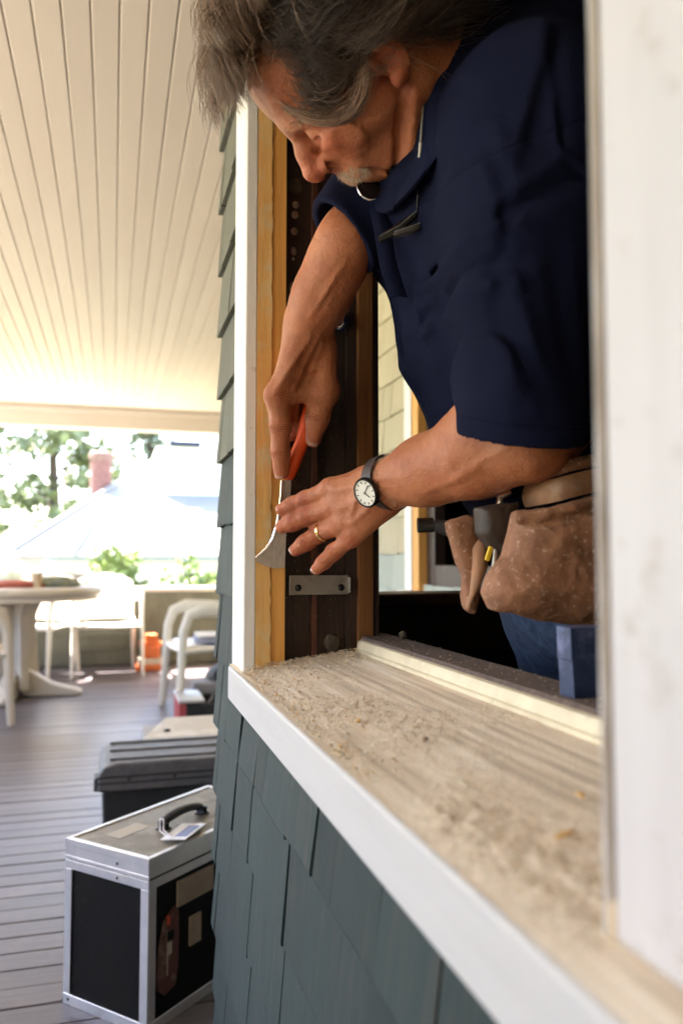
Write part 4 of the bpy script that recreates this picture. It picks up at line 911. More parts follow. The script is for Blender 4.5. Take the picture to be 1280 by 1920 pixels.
BODY_FOLDS = [((0.2994, 0.83, 1.4629), (0.3179, 0.86, 1.4147), 0.0055, -0.0085), ((0.3104, 0.83, 1.4646), (0.3286, 0.86, 1.4195), 0.007, 0.004), ((0.2378, 0.9, 1.4264), (0.2716, 0.88, 1.4096), 0.0045, -0.0035), ((0.2431, 0.9, 1.437), (0.2804, 0.87, 1.4176), 0.01, 0.003), ((0.2235, 0.88, 1.4376), (0.2599, 0.85, 1.4388), 0.0035, -0.003), ((0.2286, 0.89, 1.4358), (0.2546, 0.86, 1.4331), 0.006, 0.0022), ((0.2804, 0.87, 1.4138), (0.3102, 0.87, 1.4049), 0.005, -0.0035), ((0.2516, 0.85, 1.4413), (0.2739, 0.83, 1.4415), 0.003, -0.0018), ((0.2516, 0.85, 1.435), (0.277, 0.83, 1.4314), 0.003, -0.0018), ((0.2498, 1.05, 1.247), (0.2057, 1.05, 1.1745), 0.0042, 0.0026), ((0.2611, 1.05, 1.2479), (0.2342, 1.08, 1.1822), 0.0042, 0.0024), ((0.2686, 1.05, 1.241), (0.2541, 1.09, 1.193), 0.004, 0.0018), ((0.2687, 1.05, 1.2113), (0.2456, 1.08, 1.2054), 0.003, 0.0018), ((0.3085, 0.96, 1.0463), (0.274, 1.0, 1.04), 0.004, 0.0022), ((0.3085, 0.96, 1.0328), (0.2791, 1.0, 1.0165), 0.004, 0.0024), ((0.312, 0.96, 1.0227), (0.2906, 1.0, 0.9937), 0.004, 0.0022), ((0.2934, 0.98, 1.0477), (0.2892, 0.99, 0.9967), 0.0028, 0.0016), ((0.2675, 0.99, 1.3066), (0.245, 1.03, 1.2704), 0.004, 0.0018), ((0.2791, 0.98, 1.3291), (0.2557, 1.0, 1.291), 0.004, 0.0016), ((0.379, 0.84, 1.0524), (0.3437, 0.92, 1.0271), 0.0045, 0.0018), ((0.3866, 0.8, 1.066), (0.3557, 0.88, 1.0402), 0.004, 0.0014), ((0.2719, 1.0, 1.04), (0.2848, 1.0, 1.0354), 0.006, 0.0022), ((0.2762, 1.0, 1.0164), (0.2892, 1.0, 1.0146), 0.006, 0.0022)]
# ================================================================== THE MAN
JN = {k: np.array(v, np.float32) for k, v in J.items()}
# head frame: columns right, forward, up
hf = Vector((-.47, .50, -.72)).normalized(); hl = Vector((-.08, -.83, -.56)); hl = (hl - hf * hl.dot(hf)).normalized(); hr = -hl; hu = hr.cross(hf)
HM = np.array([hr[:], hf[:], hu[:]], np.float32).T; HT = np.array((.270, .860, 1.526), np.float32); HS = 1.06
def hw(p): return HM @ (np.array(p, np.float32) * HS) + HT
def hws(P): return (np.asarray(P, np.float32) * HS) @ HM.T + HT

man = thing('person', 'man in a navy polo shirt and jeans leaning through the window to scrape the jamb', 'person', (.62, .92, 0))
f = Field((.14, .63, .86), (.66, 1.16, 1.74), .0020)
def hc(a, b_, ra, rb=None, k=.01, op='add', both=False):
    f.cap(hw(a), hw(b_), ra * HS, (rb if rb is not None else ra) * HS, k * HS, op)
    if both: hc((-a[0], a[1], a[2]), (-b_[0], b_[1], b_[2]), ra, rb, k, op)
def he(c, rad, k=.01, op='add', both=False, rot=None):
    M = HM if rot is None else HM @ np.array(Euler(rot).to_matrix(), np.float32)
    f.ell(hw(c), np.array(rad) * HS, M, k * HS, op)
    if both: he((-c[0], c[1], c[2]), rad, k, op, False, None if rot is None else (rot[0], -rot[1], -rot[2]))
# skull and face
he((0, -.015, .042), (.075, .098, .083)); he((0, .048, .004), (.060, .050, .080), .03)
he((0, .070, .060), (.052, .030, .040), .03)
he((0, .040, -.064), (.050, .044, .042), .03); he((0, .058, -.104), (.024, .022, .017), .025)
hc((-.055, -.005, -.050), (-.026, .050, -.100), .020, .016, .025, both=True)          # jaw line
he((0, .020, -.098), (.042, .045, .026), .03)                                         # under the chin
he((-.040, .068, -.012), (.023, .022, .025), .02, both=True)                          # cheeks
he((-.060, .028, -.020), (.016, .030, .024), .02, both=True)
hc((-.006, .0945, .027), (-.046, .076, .027), .0095, .010, .014, both=True)           # brow
he((-.031, .099, .007), (.019, .014, .0105), .012, 'sub', both=True)                  # eye sockets
he((-.031, .0815, .007), (.0155, .0125, .0115), .005, both=True)                      # lids
hc((-.020, .0935, .0035), (-.042, .0865, .002), .0018, .0015, .003, 'sub', both=True) # lid line
hc((0, .092, .020), (0, .108, -.002), .0095, .0118, .012); hc((0, .108, -.002), (0, .1165, -.0195), .0112, .0156, .010)   # nose
he((-.0145, .1015, -.0255), (.0098, .0130, .0095), .007, both=True)
he((-.0070, .111, -.0335), (.0038, .0052, .003), .003, 'sub', both=True)
he((0, .082, -.056), (.029, .022, .021), .018)                                        # muzzle
hc((-.022, .087, -.0605), (.022, .087, -.0605), .0065, None, .008); hc((0, .094, -.059), (0, .096, -.059), .0065, None, .012)
hc((-.018, .085, -.0735), (.018, .085, -.0735), .0072, None, .008)
hc((-.026, .092, -.0668), (.026, .092, -.0668), .0022, None, .004, 'sub')
hc((-.017, .104, -.0265), (-.030, .083, -.062), .0022, .0018, .007, 'sub', both=True) # smile folds
hc((-.031, .080, -.066), (-.034, .064, -.092), .0016, None, .006, 'sub', both=True)
for i, (a, b_) in enumerate((((-.050, .074, .004), (-.064, .052, .014)), ((-.050, .072, -.002), (-.066, .050, .000)), ((-.048, .072, -.008), (-.062, .052, -.014)))):
    hc(a, b_, .0009, None, .004, 'sub')
# ear
def ear(sx):
    he((sx * .080, -.012, .000), (.0075, .0175, .0300), .006, rot=(R(-10), 0, sx * R(14)))
    he((sx * .0875, -.007, .002), (.0062, .0100, .0195), .004, 'sub', rot=(R(-10), 0, sx * R(14)))
    he((sx * .083, -.004, -.027), (.006, .009, .011), .006)
    he((sx * .079, .003, .000), (.007, .006, .009), .005)
ear(-1); ear(1)
# neck, trunk inside the shirt
f.chain([hw((0, -.035, -.030)), hw((0, -.055, -.105)), JN['ck0'] * .5 + JN['neckb'] * .5], [.056, .054, .056], .03)
f.cap(hw((-.045, -.02, -.05)), JN['ck0'] + np.array([-.06, -.05, -.02], np.float32), .018, .02, .03)
f.chain([JN['ck0'], JN['chest'], JN['mid'], JN['belly']], [.08, .095, .105, .10], .05, sq=((0, 1, 0), 1.3))
f.chain([JN['ck0'], JN['shL']], [.07, .062], .05); f.chain([JN['ck0'], JN['shR']], [.07, .062], .05)
# arms
elL, wrL = JN['elL'], JN['wrL']; fd = (wrL - elL) / np.linalg.norm(wrL - elL)
f.chain([JN['shL'], elL], [.050, .040], .04)
f.chain([elL, elL + (wrL - elL) * .30, elL + (wrL - elL) * .65, wrL], [.037, .0445, .0375, .0315], .03)
f.cap(elL + np.array([.010, .0, .0], np.float32), elL + np.array([.012, 0, -.004], np.float32), .030, .028, .03)
f.cap(elL + np.array([-.03, .02, .03], np.float32), elL + (wrL - elL) * .45, .034, .027, .03)       # forearm muscle
elR, wrR = JN['elR'], JN['wrR']
f.chain([JN['shR'], elR], [.050, .036], .04)
f.chain([elR, elR + (wrR - elR) * .35, elR + (wrR - elR) * .7, wrR], [.0315, .0330, .0315, .0280], .03)
f.cap(wrR - (wrR - elR) * .28, wrR, .030, .029, .02)
# hands
def finger(names, rads, k=.006): f.chain([JN[n] for n in names], rads, k)
def palm(wr, mc, r0, r1, k):
    for i in range(4): f.cap(wr + (JN[mc[i]] - wr) * .18 + (JN[mc[i]] - JN[mc[1]]) * .25, JN[mc[i]], r0, r1, k)
    for i in range(3): f.cap(JN[mc[i]] * .85 + wr * .15, JN[mc[i + 1]] * .85 + wr * .15, r1 * .9, None, .012)
palm(wrL, ('lim', 'lmm', 'lrm', 'lpm'), .0205, .0125, .016)
for n in ('lim', 'lmm', 'lrm', 'lpm'): f.ell(JN[n] + np.array([0, -.004, .003], np.float32), (.0115, .0105, .0105), None, .008)
finger(('lim', 'lip', 'lid', 'lit'), (.0132, .0126, .0116, .0094)); finger(('lmm', 'lmp', 'lmd', 'lmt'), (.0132, .0128, .0118, .0095))
finger(('lrm', 'lrp', 'lrd', 'lrt'), (.0128, .0120, .0112, .0092)); finger(('lpm', 'lpp', 'lpd', 'lpt'), (.0118, .0106, .0100, .0082))
finger(('ltc', 'ltm', 'lti', 'ltt'), (.020, .0150, .0125, .0100), .012)
for n in ('lip', 'lmp', 'lrp', 'lpp'): f.ell(JN[n] + np.array([0, -.002, .002], np.float32), (.0124, .0118, .0118) if n != 'lpp' else (.0102, .01, .01), None, .004)
# tendons on the back of the left hand
for n in ('lim', 'lmm', 'lrm'): f.cap(wrL + (JN[n] - wrL) * .35 + np.array([0, -.0185, .004], np.float32), JN[n] + np.array([0, -.0095, .003], np.float32), .0032, .004, .008)
f.cap(wrR, (JN['rim'] + JN['rpm']) / 2, .024, .018, .02, sq=None)
palm(wrR, ('rim', 'rmm', 'rrm', 'rpm'), .0205, .0135, .018)
f.ell(JN['rim'] + np.array([-.002, -.004, .002], np.float32), (.0135, .0125, .014), None, .01)
finger(('rim', 'rip', 'rid', 'rit'), (.0148, .0142, .0132, .0108)); f.ell(JN['rip'] + np.array([0, -.002, 0], np.float32), (.0148, .0142, .0138), None, .005)
finger(('rmm', 'rmp', 'rmd', 'rmt'), (.013, .0118, .0108, .0088)); finger(('rrm', 'rrp', 'rrd', 'rrt'), (.0125, .0112, .0102, .0085)); finger(('rpm', 'rpp', 'rpd', 'rpt'), (.0115, .010, .0092, .0078))
finger(('rtc', 'rtm', 'rti', 'rtt'), (.0220, .0172, .0146, .0116), .014)
f.cap(JN['rtm'], JN['rim'], .012, .011, .016)                                        # web of the thumb
for n, q in (('rim', .55), ('rmm', .5)): f.cap(wrR + (JN[n] - wrR) * .3 + np.array([-.004, -.016, 0], np.float32), JN[n] + np.array([-.002, -.0115, 0], np.float32), .0035, .0045, .008)
def knuckle(a, b_, t, r):   # crease rings over a finger joint
    c = JN[a] * (1 - t) + JN[b_] * t; d = JN[b_] - JN[a]; d /= np.linalg.norm(d)
    f.ell(c + np.array([0, -r * 1.02, .001], np.float32), (r * .9, .0012, .0012), None, .002, 'sub')
def ridges(p, folds, gain, yl, yh):
    out = np.zeros(len(p), np.float32)
    for (a, b_, w_, amp) in folds:
        a = np.array(a, np.float32); b_ = np.array(b_, np.float32); ok = (p[:, 1] < max(a[1], b_[1]) + yh) & (p[:, 1] > min(a[1], b_[1]) - yl)
        ba = b_ - a; q = p[ok] - a; ba[1] = 0; q[:, 1] = 0; t = np.clip((q @ ba) / (ba @ ba), 0, 1); e = q - t[:, None] * ba
        out[ok] -= gain * amp * np.exp(-(e * e).sum(1) / (w_ * w_)) * (1 - .4 * np.abs(2 * t - 1))
    return out
f.displace(lambda p: (fbm(p * 90, 3) - .44) * .0014 + (fbm(p * 26, 2) - .37) * .0020 + ridges(p, BODY_FOLDS, 1.0, .07, .05), .012)
me = f.mesh('body', 0); del f

# skin: ruddy and tanned; redness sits on knuckles, nose and cheeks, creases cross the finger joints
VB = np.empty(len(me.vertices) * 3, np.float32); me.vertices.foreach_get('co', VB); VB = VB.reshape(-1, 3)
cu = np.zeros(len(VB), np.float32); cm = np.zeros(len(VB), np.float32); red = np.zeros(len(VB), np.float32)
for h_ in 'lr':
    for fg in 'imrpt':
        ch = [h_ + fg + q for q in ('cmit' if fg == 't' else 'mpdt')]
        for k in range(4):
            c = JN[ch[k]]; ax = JN[ch[min(k + 1, 3)]] - JN[ch[max(k - 1, 0)]]; ax = ax / np.linalg.norm(ax); q = VB - c; d = np.linalg.norm(q, axis=1); al = q @ ax
            msk = np.exp(-(al / (.0050 if k else .008)) ** 2) * (d < .021) * (q[:, 1] < .004) * (0 if k == 3 else (.55 if k == 0 else 1.0))
            up_ = msk > cm; cm[up_] = msk[up_]; cu[up_] = al[up_]
            red = np.maximum(red, np.exp(-(d / .014) ** 2) * (1.0 if k < 3 else .8))
for c, r_, a_ in (((0, .115, -.020), .020, 1.0), ((-.042, .075, -.012), .026, .9), ((.042, .075, -.012), .026, .9), ((-.083, -.01, 0), .035, .7), ((0, .07, -.10), .03, .5)):
    d = np.linalg.norm(VB - hw(c), axis=1); red = np.maximum(red, a_ * np.exp(-(d / (r_ * HS)) ** 2))
for nm_, arr in (('crease_u', cu), ('crease_m', cm), ('redness', red)):
    at = me.attributes.new(nm_, 'FLOAT', 'POINT'); at.data.foreach_set('value', arr.astype(np.float32))
m = bpy.data.materials.new('skin'); m.use_nodes = True; MATS['skin'] = m; n_, l_ = m.node_tree.nodes, m.node_tree.links; b = n_['Principled BSDF']
b.inputs['Roughness'].default_value = .5; b.inputs['Specular IOR Level'].default_value = .32
b.inputs['Subsurface Weight'].default_value = .10; b.inputs['Subsurface Radius'].default_value = (1, .35, .2); b.inputs['Subsurface Scale'].default_value = .004
tc = n_.new('ShaderNodeTexCoord')
def nz(sc_, det, rough=.6):
    t = n_.new('ShaderNodeTexNoise'); t.inputs['Scale'].default_value = sc_; t.inputs['Detail'].default_value = det; t.inputs['Roughness'].default_value = rough; l_.new(tc.outputs['Object'], t.inputs['Vector']); return t
def ramp(src, p0, c0, p1, c1):
    r = n_.new('ShaderNodeValToRGB'); r.color_ramp.elements[0].position = p0; r.color_ramp.elements[0].color = (*c0, 1); r.color_ramp.elements[1].position = p1; r.color_ramp.elements[1].color = (*c1, 1); l_.new(src, r.inputs[0]); return r.outputs[0]
def mix(fac, a, c, fv=None, mode='MIX'):
    x = n_.new('ShaderNodeMixRGB'); x.blend_type = mode
    if fac is not None: l_.new(fac, x.inputs[0])
    else: x.inputs[0].default_value = fv
    l_.new(a, x.inputs[1])
    if isinstance(c, tuple): x.inputs[2].default_value = (*c, 1)
    else: l_.new(c, x.inputs[2])
    return x.outputs[0]
def mathn(op, a, b_=None):
    x = n_.new('ShaderNodeMath'); x.operation = op
    for i, v in enumerate((a, b_)):
        if v is None: continue
        if isinstance(v, (int, float)): x.inputs[i].default_value = v
        else: l_.new(v, x.inputs[i])
    return x.outputs[0]
n1, n2, n3, n4 = nz(22, 6), nz(95, 5), nz(330, 4), nz(9, 3)
col = ramp(n1.outputs['Fac'], .36, (.44, .165, .072), .66, (.335, .102, .041))
col = mix(ramp(n2.outputs['Fac'], .52, (0, 0, 0), .72, (.55, .55, .55)), col, (.31, .088, .038))
col = mix(ramp(n4.outputs['Fac'], .45, (0, 0, 0), .70, (.5, .5, .5)), col, (.47, .190, .092))
ra = n_.new('ShaderNodeAttribute'); ra.attribute_name = 'redness'
rn = mathn('MULTIPLY', ra.outputs['Fac'], mathn('MULTIPLY', n1.outputs['Fac'], 1.15))
col = mix(rn, col, (.50, .105, .056)); l_.new(col, b.inputs['Base Color'])
ca = n_.new('ShaderNodeAttribute'); ca.attribute_name = 'crease_u'; cb = n_.new('ShaderNodeAttribute'); cb.attribute_name = 'crease_m'
wob = mathn('ADD', mathn('MULTIPLY', ca.outputs['Fac'], 2600.0), mathn('MULTIPLY', n2.outputs['Fac'], 7.0))
crs = mathn('MULTIPLY', mathn('SINE', wob), mathn('MULTIPLY', cb.outputs['Fac'], .55))
hgt_ = mathn('ADD', mathn('ADD', mathn('MULTIPLY', n3.outputs['Fac'], 1.0), mathn('MULTIPLY', n2.outputs['Fac'], 1.6)), crs)
bp = n_.new('ShaderNodeBump'); bp.inputs['Distance'].default_value = .0011; bp.inputs['Strength'].default_value = .9; l_.new(hgt_, bp.inputs['Height']); l_.new(bp.outputs[0], b.inputs['Normal'])
body = link('body', me, m, man)

# ---- fingernails
def nail(a, b_, r, off, nm='fingernail'):
    A_, B_2 = Vector(J[a]), Vector(J[b_]); d = (B_2 - A_).normalized(); n = Vector(off); n = (n - d * n.dot(d)).normalized(); s_ = d.cross(n)
    c = B_2 + d * r * .15 + n * r * .80; Mx = Matrix((s_, d, n)).transposed().to_4x4(); Mx.translation = c
    s = MB(); vs = []; fs = []
    for j in range(6):
        for i in range(7):
            u = i / 6 * 2 - 1; v = j / 5 * 2 - 1; w_ = .72 * r * (1 - .18 * max(0, v) ** 2); vs.append(Mx @ Vector((u * w_, v * r * .72, r * .26 * (1 - u * u * .85) - .0008 - .12 * r * max(0, v) ** 2)))
    for j in range(5):
        for i in range(6): q = j * 7 + i; fs.append((q, q + 1, q + 8, q + 7))
    return s.add(vs, fs).build('fingernail', 'fingernail', body, smooth=True)
nail('rti', 'rtt', .0105, (-.15, -1, 0)); nail('rid', 'rit', .0100, (-.6, -.75, 0)); nail('lid', 'lit', .0085, (-.35, -.6, .7)); nail('lmd', 'lmt', .0085, (-.35, -.6, .7)); nail('lrd', 'lrt', .0082, (-.5, -.7, .4)); nail('lpd', 'lpt', .0074, (-.6, -.8, .1))

# ---- polo shirt
SHX = Field((.13, .55, .93), (.86, 1.24, 1.80), .0034)
sk = SHX
sk.chain([JN['ck0'] + np.array([.02, 0, -.03], np.float32), JN['chest'], JN['mid'], JN['belly'], JN['waist']], [.105, .130, .134, .130, .128], .06, sq=((0, 1, 0), 1.32))
sk.cap(JN['ck0'] * .4 + JN['neckb'] * .6, JN['ck0'], .078, .10, .05)
sk.chain([JN['ck0'] + np.array([.0, 0, -.02], np.float32), JN['shL']], [.09, .078], .06); sk.chain([JN['ck0'] + np.array([0, 0, -.02], np.float32), JN['shR']], [.09, .075], .06)
hemL = JN['hemL']; dL = hemL - JN['shL']; dL /= np.linalg.norm(dL)
sk.chain([JN['shL'], JN['shL'] + dL * .12, hemL + dL * .03], [.080, .074, .066], .05, sq=((0, 1, 0), 1.05))
hemR = JN['hemR']; dR = hemR - JN['shR']; dR /= np.linalg.norm(dR)
sk.chain([JN['shR'], hemR + dR * .06], [.068, .052], .05)
# folds: ridges and hollows from the armpits, the placket and the sleeve, raised on the side they run over
def wr(p):
    s1 = fbm(np.stack([p[:, 0] * 17 + p[:, 2] * 7, p[:, 1] * 15, p[:, 2] * 5], -1), 2) - .37
    out = s1 * .010 + (fbm(p * 45, 2) - .37) * .0012
    for (a, b_, w_, amp) in FOLDS:
        a = np.array(a, np.float32); b_ = np.array(b_, np.float32); ba = b_ - a; q = (p - a); ba[1] = 0; q[:, 1] = 0; t = np.clip((q @ ba) / (ba @ ba), 0, 1)
        e = q - t[:, None] * ba
        out -= 1.25 * amp * np.exp(-(e * e).sum(1) / (.55 * w_ * w_)) * (1 - .55 * t) * (np.clip(t * 6, 0, 1) * .6 + .4) * (p[:, 1] < max(a[1], b_[1]) + .08)
    return out
sk.displace(wr, .045)
# open hems: cut and hollow
LO = hemL + np.array([-.13, -.13, -.10], np.float32); HI = hemL + np.array([.13, .13, .09], np.float32)
nL = np.array([.04, .30, -1], np.float32)
sl, gg = sk.block(LO, HI); nn = nL / np.linalg.norm(nL)
rad_ = np.linalg.norm((gg - hemL) - ((gg - hemL) @ dL)[..., None] * dL, axis=-1)
sk.d[sl] = np.where(rad_ < .125, np.maximum(sk.d[sl], (gg - hemL) @ nn), sk.d[sl])
sk.cap(hemL - dL * .03, hemL + dL * .06, .060, None, .004, 'sub')
LO = hemR - .11; HI = hemR + .11; sl, gg = sk.block(LO, HI); nn = np.array([-.78, .05, -.63], np.float32); nn /= np.linalg.norm(nn)
rad_ = np.linalg.norm((gg - hemR) - ((gg - hemR) @ dR)[..., None] * dR, axis=-1)
sk.d[sl] = np.where(rad_ < .095, np.maximum(sk.d[sl], (gg - hemR) @ nn), sk.d[sl])
sk.cap(hemR - dR * .01, hemR + dR * .10, .046, None, .004, 'sub')
# neck opening with its stand
sk.cap(JN['neckb'], hw((0, -.055, -.098)), .074, .066, .03)
sk.cap(hw((0, -.04, -.06)), hw((0, -.055, -.10)), .056, .056, .01, 'sub')
me = sk.mesh('polo_shirt', 2); del sk, SHX
VS = np.empty(len(me.vertices) * 3, np.float32); me.vertices.foreach_get('co', VS); VS = VS.reshape(-1, 3)
hs = np.where(np.linalg.norm(VS - hemL, axis=1) < .14, (VS - hemL) @ (nL / np.linalg.norm(nL)) + .020, 1.0)      # stitched hem
c0 = JN['shL'] + dL * .035; ns = dL + np.array([.42, .10, .15], np.float32); ns /= np.linalg.norm(ns)
ah = np.where((np.linalg.norm(VS - c0, axis=1) < .16), (VS - c0) @ ns, 1.0)                                       # armhole seam
at = me.attributes.new('seam', 'FLOAT', 'POINT'); at.data.foreach_set('value', np.where(np.abs(hs) < np.abs(ah), hs, ah).astype(np.float32))
m = MATS['navy_cotton']; n_, l_ = m.node_tree.nodes, m.node_tree.links
an = n_.new('ShaderNodeAttribute'); an.attribute_name = 'seam'
def mth(op, a, b_=0.0):
    x = n_.new('ShaderNodeMath'); x.operation = op; l_.new(a, x.inputs[0]); x.inputs[1].default_value = b_; return x.outputs[0]
q = mth('MULTIPLY', an.outputs['Fac'], 1 / .0016); q2 = n_.new('ShaderNodeMath'); q2.operation = 'MULTIPLY'; l_.new(q, q2.inputs[0]); l_.new(q, q2.inputs[1])
gr = mth('POWER', mth('ADD', q2.outputs[0], 1.0), -1.0)
b2 = n_.new('ShaderNodeBump'); b2.inputs['Distance'].default_value = .0016; b2.invert = True; l_.new(gr, b2.inputs['Height'])
b1 = [x for x in n_ if x.type == 'BUMP' and x is not b2][0]; pb_ = n_['Principled BSDF']
l_.new(b2.outputs[0], b1.inputs['Normal'])
shirt = link('polo_shirt', me, m, man)

# ---- jeans
jf = Field((.30, .68, -.02), (.95, 1.25, 1.10), .008)
jf.ell(JN['pelv'], (.14, .185, .13), None, .05)
for dy in (-.095, .095):
    hp = JN['pelv'] + np.array([.02, dy, -.08], np.float32); kn = np.array([hp[0] + .02, hp[1], .50], np.float32); an = np.array([hp[0] + .06, hp[1], .06], np.float32)
    jf.chain([hp, kn, an], [.095, .078, .068], .05)
jf.displace(lambda p: (fbm(p * np.array([18, 18, 9], np.float32), 3) - .44) * .02, .05)
jf.cut((0, 0, .012), (0, 0, -1))
link('jeans', jf.mesh('jeans', 1), 'denim', man); del jf
for dy in (-.095, .095):
    q = JN['pelv']; s = MB(); s.prism([(-.20, 0), (.10, 0), (.105, .07), (.0, .085), (-.10, .06), (-.20, .04)], -.05, .05, Matrix.Translation((float(q[0]) + .06, float(q[1]) + dy, 0)) @ Matrix.Rotation(R(90), 4, 'X')); s.build('boot', 'dark_leather', man, bevel=.012)
# ---- hair: strands in clumps, grown from the scalp, falling with gravity
HC = np.array((0, -.015, .042)); HR = np.array((.0775, .1005, .0855))
gl = (HM.T @ np.array([0, 0, -1.])) ; rg = np.random.default_rng(4)
def outside(p, k):
    q = (p - HC) / (HR * k); n = np.linalg.norm(q, axis=-1, keepdims=True); return np.where(n < 1, HC + (p - HC) / np.maximum(n, 1e-4), p)
def scalp(n):
    P = []
    while len(P) < n:
        d = rg.normal(size=3); d /= np.linalg.norm(d); p = HC + d * HR; x, y, z = p
        hlz = .098 if y > .055 else (.045 + (.053) * max(0, (y - .02) / .035) if y > .02 else (-.004 if y > -.03 else -.06 + .056 * max(0, (y + .07) / .04)))
        if y > .02 and abs(x) > .05: hlz = min(hlz, .035)
        if z > hlz: P.append(p)
    return np.array(P)
def grow(root, kind, K=11, seed=0):
    """one guide strand in head space"""
    r_ = np.random.default_rng(seed); x, y, z = root; nrm = (root - HC) / HR ** 2; nrm /= np.linalg.norm(nrm)
    if kind == 'top':
        L_ = r_.uniform(.090, .120); d = nrm * .55 + np.array([.05, .05, .40]) + r_.normal(0, .09, 3); gw = .21
    elif kind == 'side':
        L_ = r_.uniform(.075, .11) * (1.0 if z > .05 else .7) * (.72 if y > .03 else 1.0); d = nrm * .25 + np.array([-.1, .18, -.75]) + r_.normal(0, .10, 3); gw = .02
    else:
        L_ = r_.uniform(.06, .10); d = nrm * .2 + np.array([0, -.4, -.8]) + r_.normal(0, .12, 3); gw = .03
    d /= np.linalg.norm(d); p = root.copy(); pts = [p.copy()]; ds = L_ / (K - 1); curl = r_.normal(0, .06, 3)
    for i in range(1, K):
        t = i / (K - 1)
        if kind == 'top': tgt = gl * gw * (.6 + 1.6 * t) + np.array([0, -.25, -.95]) * max(0, t - .40)
        elif kind == 'side': tgt = np.array([0, -.62 * t - .03, .16 * t]) + gl * gw
        else: tgt = np.array([0, -.05, 0])
        d = d + tgt + curl * .5 + r_.normal(0, .012, 3); d /= np.linalg.norm(d); p = p + d * ds
        p = outside(p, 1.03 + .10 * min(1, t * 2.5)) if kind != 'nape' else outside(p, 1.02); pts.append(p.copy())
    return np.array(pts)
def part_x(y): return -.034
roots = scalp(520); allp = []; grey = []
K = 11; tt = np.linspace(0, 1, K)
for i, r0 in enumerate(roots):
    x, y, z = r0
    kind = 'top' if (x > part_x(y) and z > .075 and y > -.045) else ('side' if z > .01 else 'nape')
    if kind == 'side' and x > 0 and rg.random() < .5: continue
    g_ = grow(r0, kind, K, 1000 + i); n = 52 if kind != 'nape' else 20
    off = rg.normal(0, 1, (n, 1, 3)) * .0075; sp = (1 - .55 * tt ** 1.3)[None, :, None] if kind != 'top' else (1 - .45 * tt)[None, :, None]
    wv = (.0058 if kind == 'top' else .0030) * np.sin(tt[None, :, None] * rg.uniform(5, 8) + rg.uniform(0, 6.3, (1, 1, 3)) + rg.normal(0, .35, (n, 1, 1))) * tt[None, :, None]
    S = g_[None] + off * sp + wv + rg.normal(0, .0022, (n, 1, 3)) * (tt ** 2)[None, :, None]
    ln = rg.uniform(.72, 1.05, (n, 1, 1)); S = S[:, :1] + (S - S[:, :1]) * ln
    S = outside(S.reshape(-1, 3), 1.0).reshape(S.shape)
    allp.append(S)
    temple = np.clip((.055 - z) / .05, 0, 1) * (y > -.02) ; front = np.clip((y - .03) / .05, 0, 1)
    kx = 1.0 if kind == 'top' else .55; cl_ = rg.exponential(.05) * kx; grey.append(np.clip(cl_ + rg.exponential(.055, n) * kx + .40 * temple + (.30 if kind == 'top' else 0), 0, 1))  # top strands paler: backlight put into their colour; temple grey is real
# pale temple locks: from the part, across the temple, swept back above the ear
TP = np.array([[-.030, .086, .080], [-.045, .087, .055], [-.056, .085, .030], [-.067, .076, .008], [-.076, .058, -.007], [-.084, .036, -.010], [-.089, .014, .002], [-.090, -.004, .022]])
ts = np.linspace(0, 1, len(TP))
for i in range(20):
    t0 = rg.uniform(0, .30); t1 = rg.uniform(.62, 1.0); u_ = t0 + (t1 - t0) * tt
    g_ = np.stack([np.interp(u_, ts, TP[:, k]) for k in range(3)], -1); g_[1:-1] = (g_[:-2] + 2 * g_[1:-1] + g_[2:]) / 4
    g_ = g_ + np.array([.004, -.004, .010]) * rg.uniform(-.1, .9) + rg.normal(0, .0016, 3)
    n = 24; S = g_[None] + rg.normal(0, 1, (n, 1, 3)) * .0021 + rg.normal(0, .0022, (n, 1, 3)) * ((tt - .3) ** 2)[None, :, None] * 3
    S[:, 0] = S[:, 0] + (HC - S[:, 0]) * .12
    allp.append(S); grey.append(np.clip(rg.normal(.52, .24, n), 0, 1))
# loose fly-away strands round the crown and a forelock hanging off the brow
for i in range(170):
    r0 = scalp(1)[0]; g_ = grow(r0, 'top' if r0[2] > .07 else 'side', K, 9000 + i); g_ = g_ + rg.normal(0, .010, 3) * tt[:, None] + (g_ - HC) * .12 * tt[:, None]
    allp.append(g_[None]); grey.append(np.array([.4]))
for i in range(90):
    b0 = np.array([.012 + rg.normal(0, .006), .078 + rg.normal(0, .006), .100 + rg.normal(0, .005)]); q = [b0]; d = np.array([.1, .5, .75]) + rg.normal(0, .06, 3)
    for k in range(1, K): d = d / np.linalg.norm(d) + gl * .30 + rg.normal(0, .03, 3) + (np.array([0, -.15, -.32]) if k > 7 else 0); q.append(q[-1] + d / np.linalg.norm(d) * rg.uniform(.0075, .0095))
    allp.append(np.array(q)[None]); grey.append(np.array([.3]))
S = np.concatenate(allp); G = np.concatenate(grey)
ed = ((S - np.array([-.086, -.010, -.012])) / np.array([.030, .024, .026])); cov = (np.linalg.norm(ed, axis=2) < 1).any(1) & (rg.random(len(S)) < .93)
S, G = S[~cov], G[~cov]                                   # the ear stays clear
W = hws(S.reshape(-1, 3)).reshape(S.shape)
V, F = strands(W, (np.array([.00022] + [.00026] * (K - 4) + [.00022, .00016, .00006])))
me = np_mesh('hair', V, F)
at = me.attributes.new('grey', 'FLOAT', 'POINT'); at.data.foreach_set('value', np.repeat(G, K * 3).astype(np.float32))
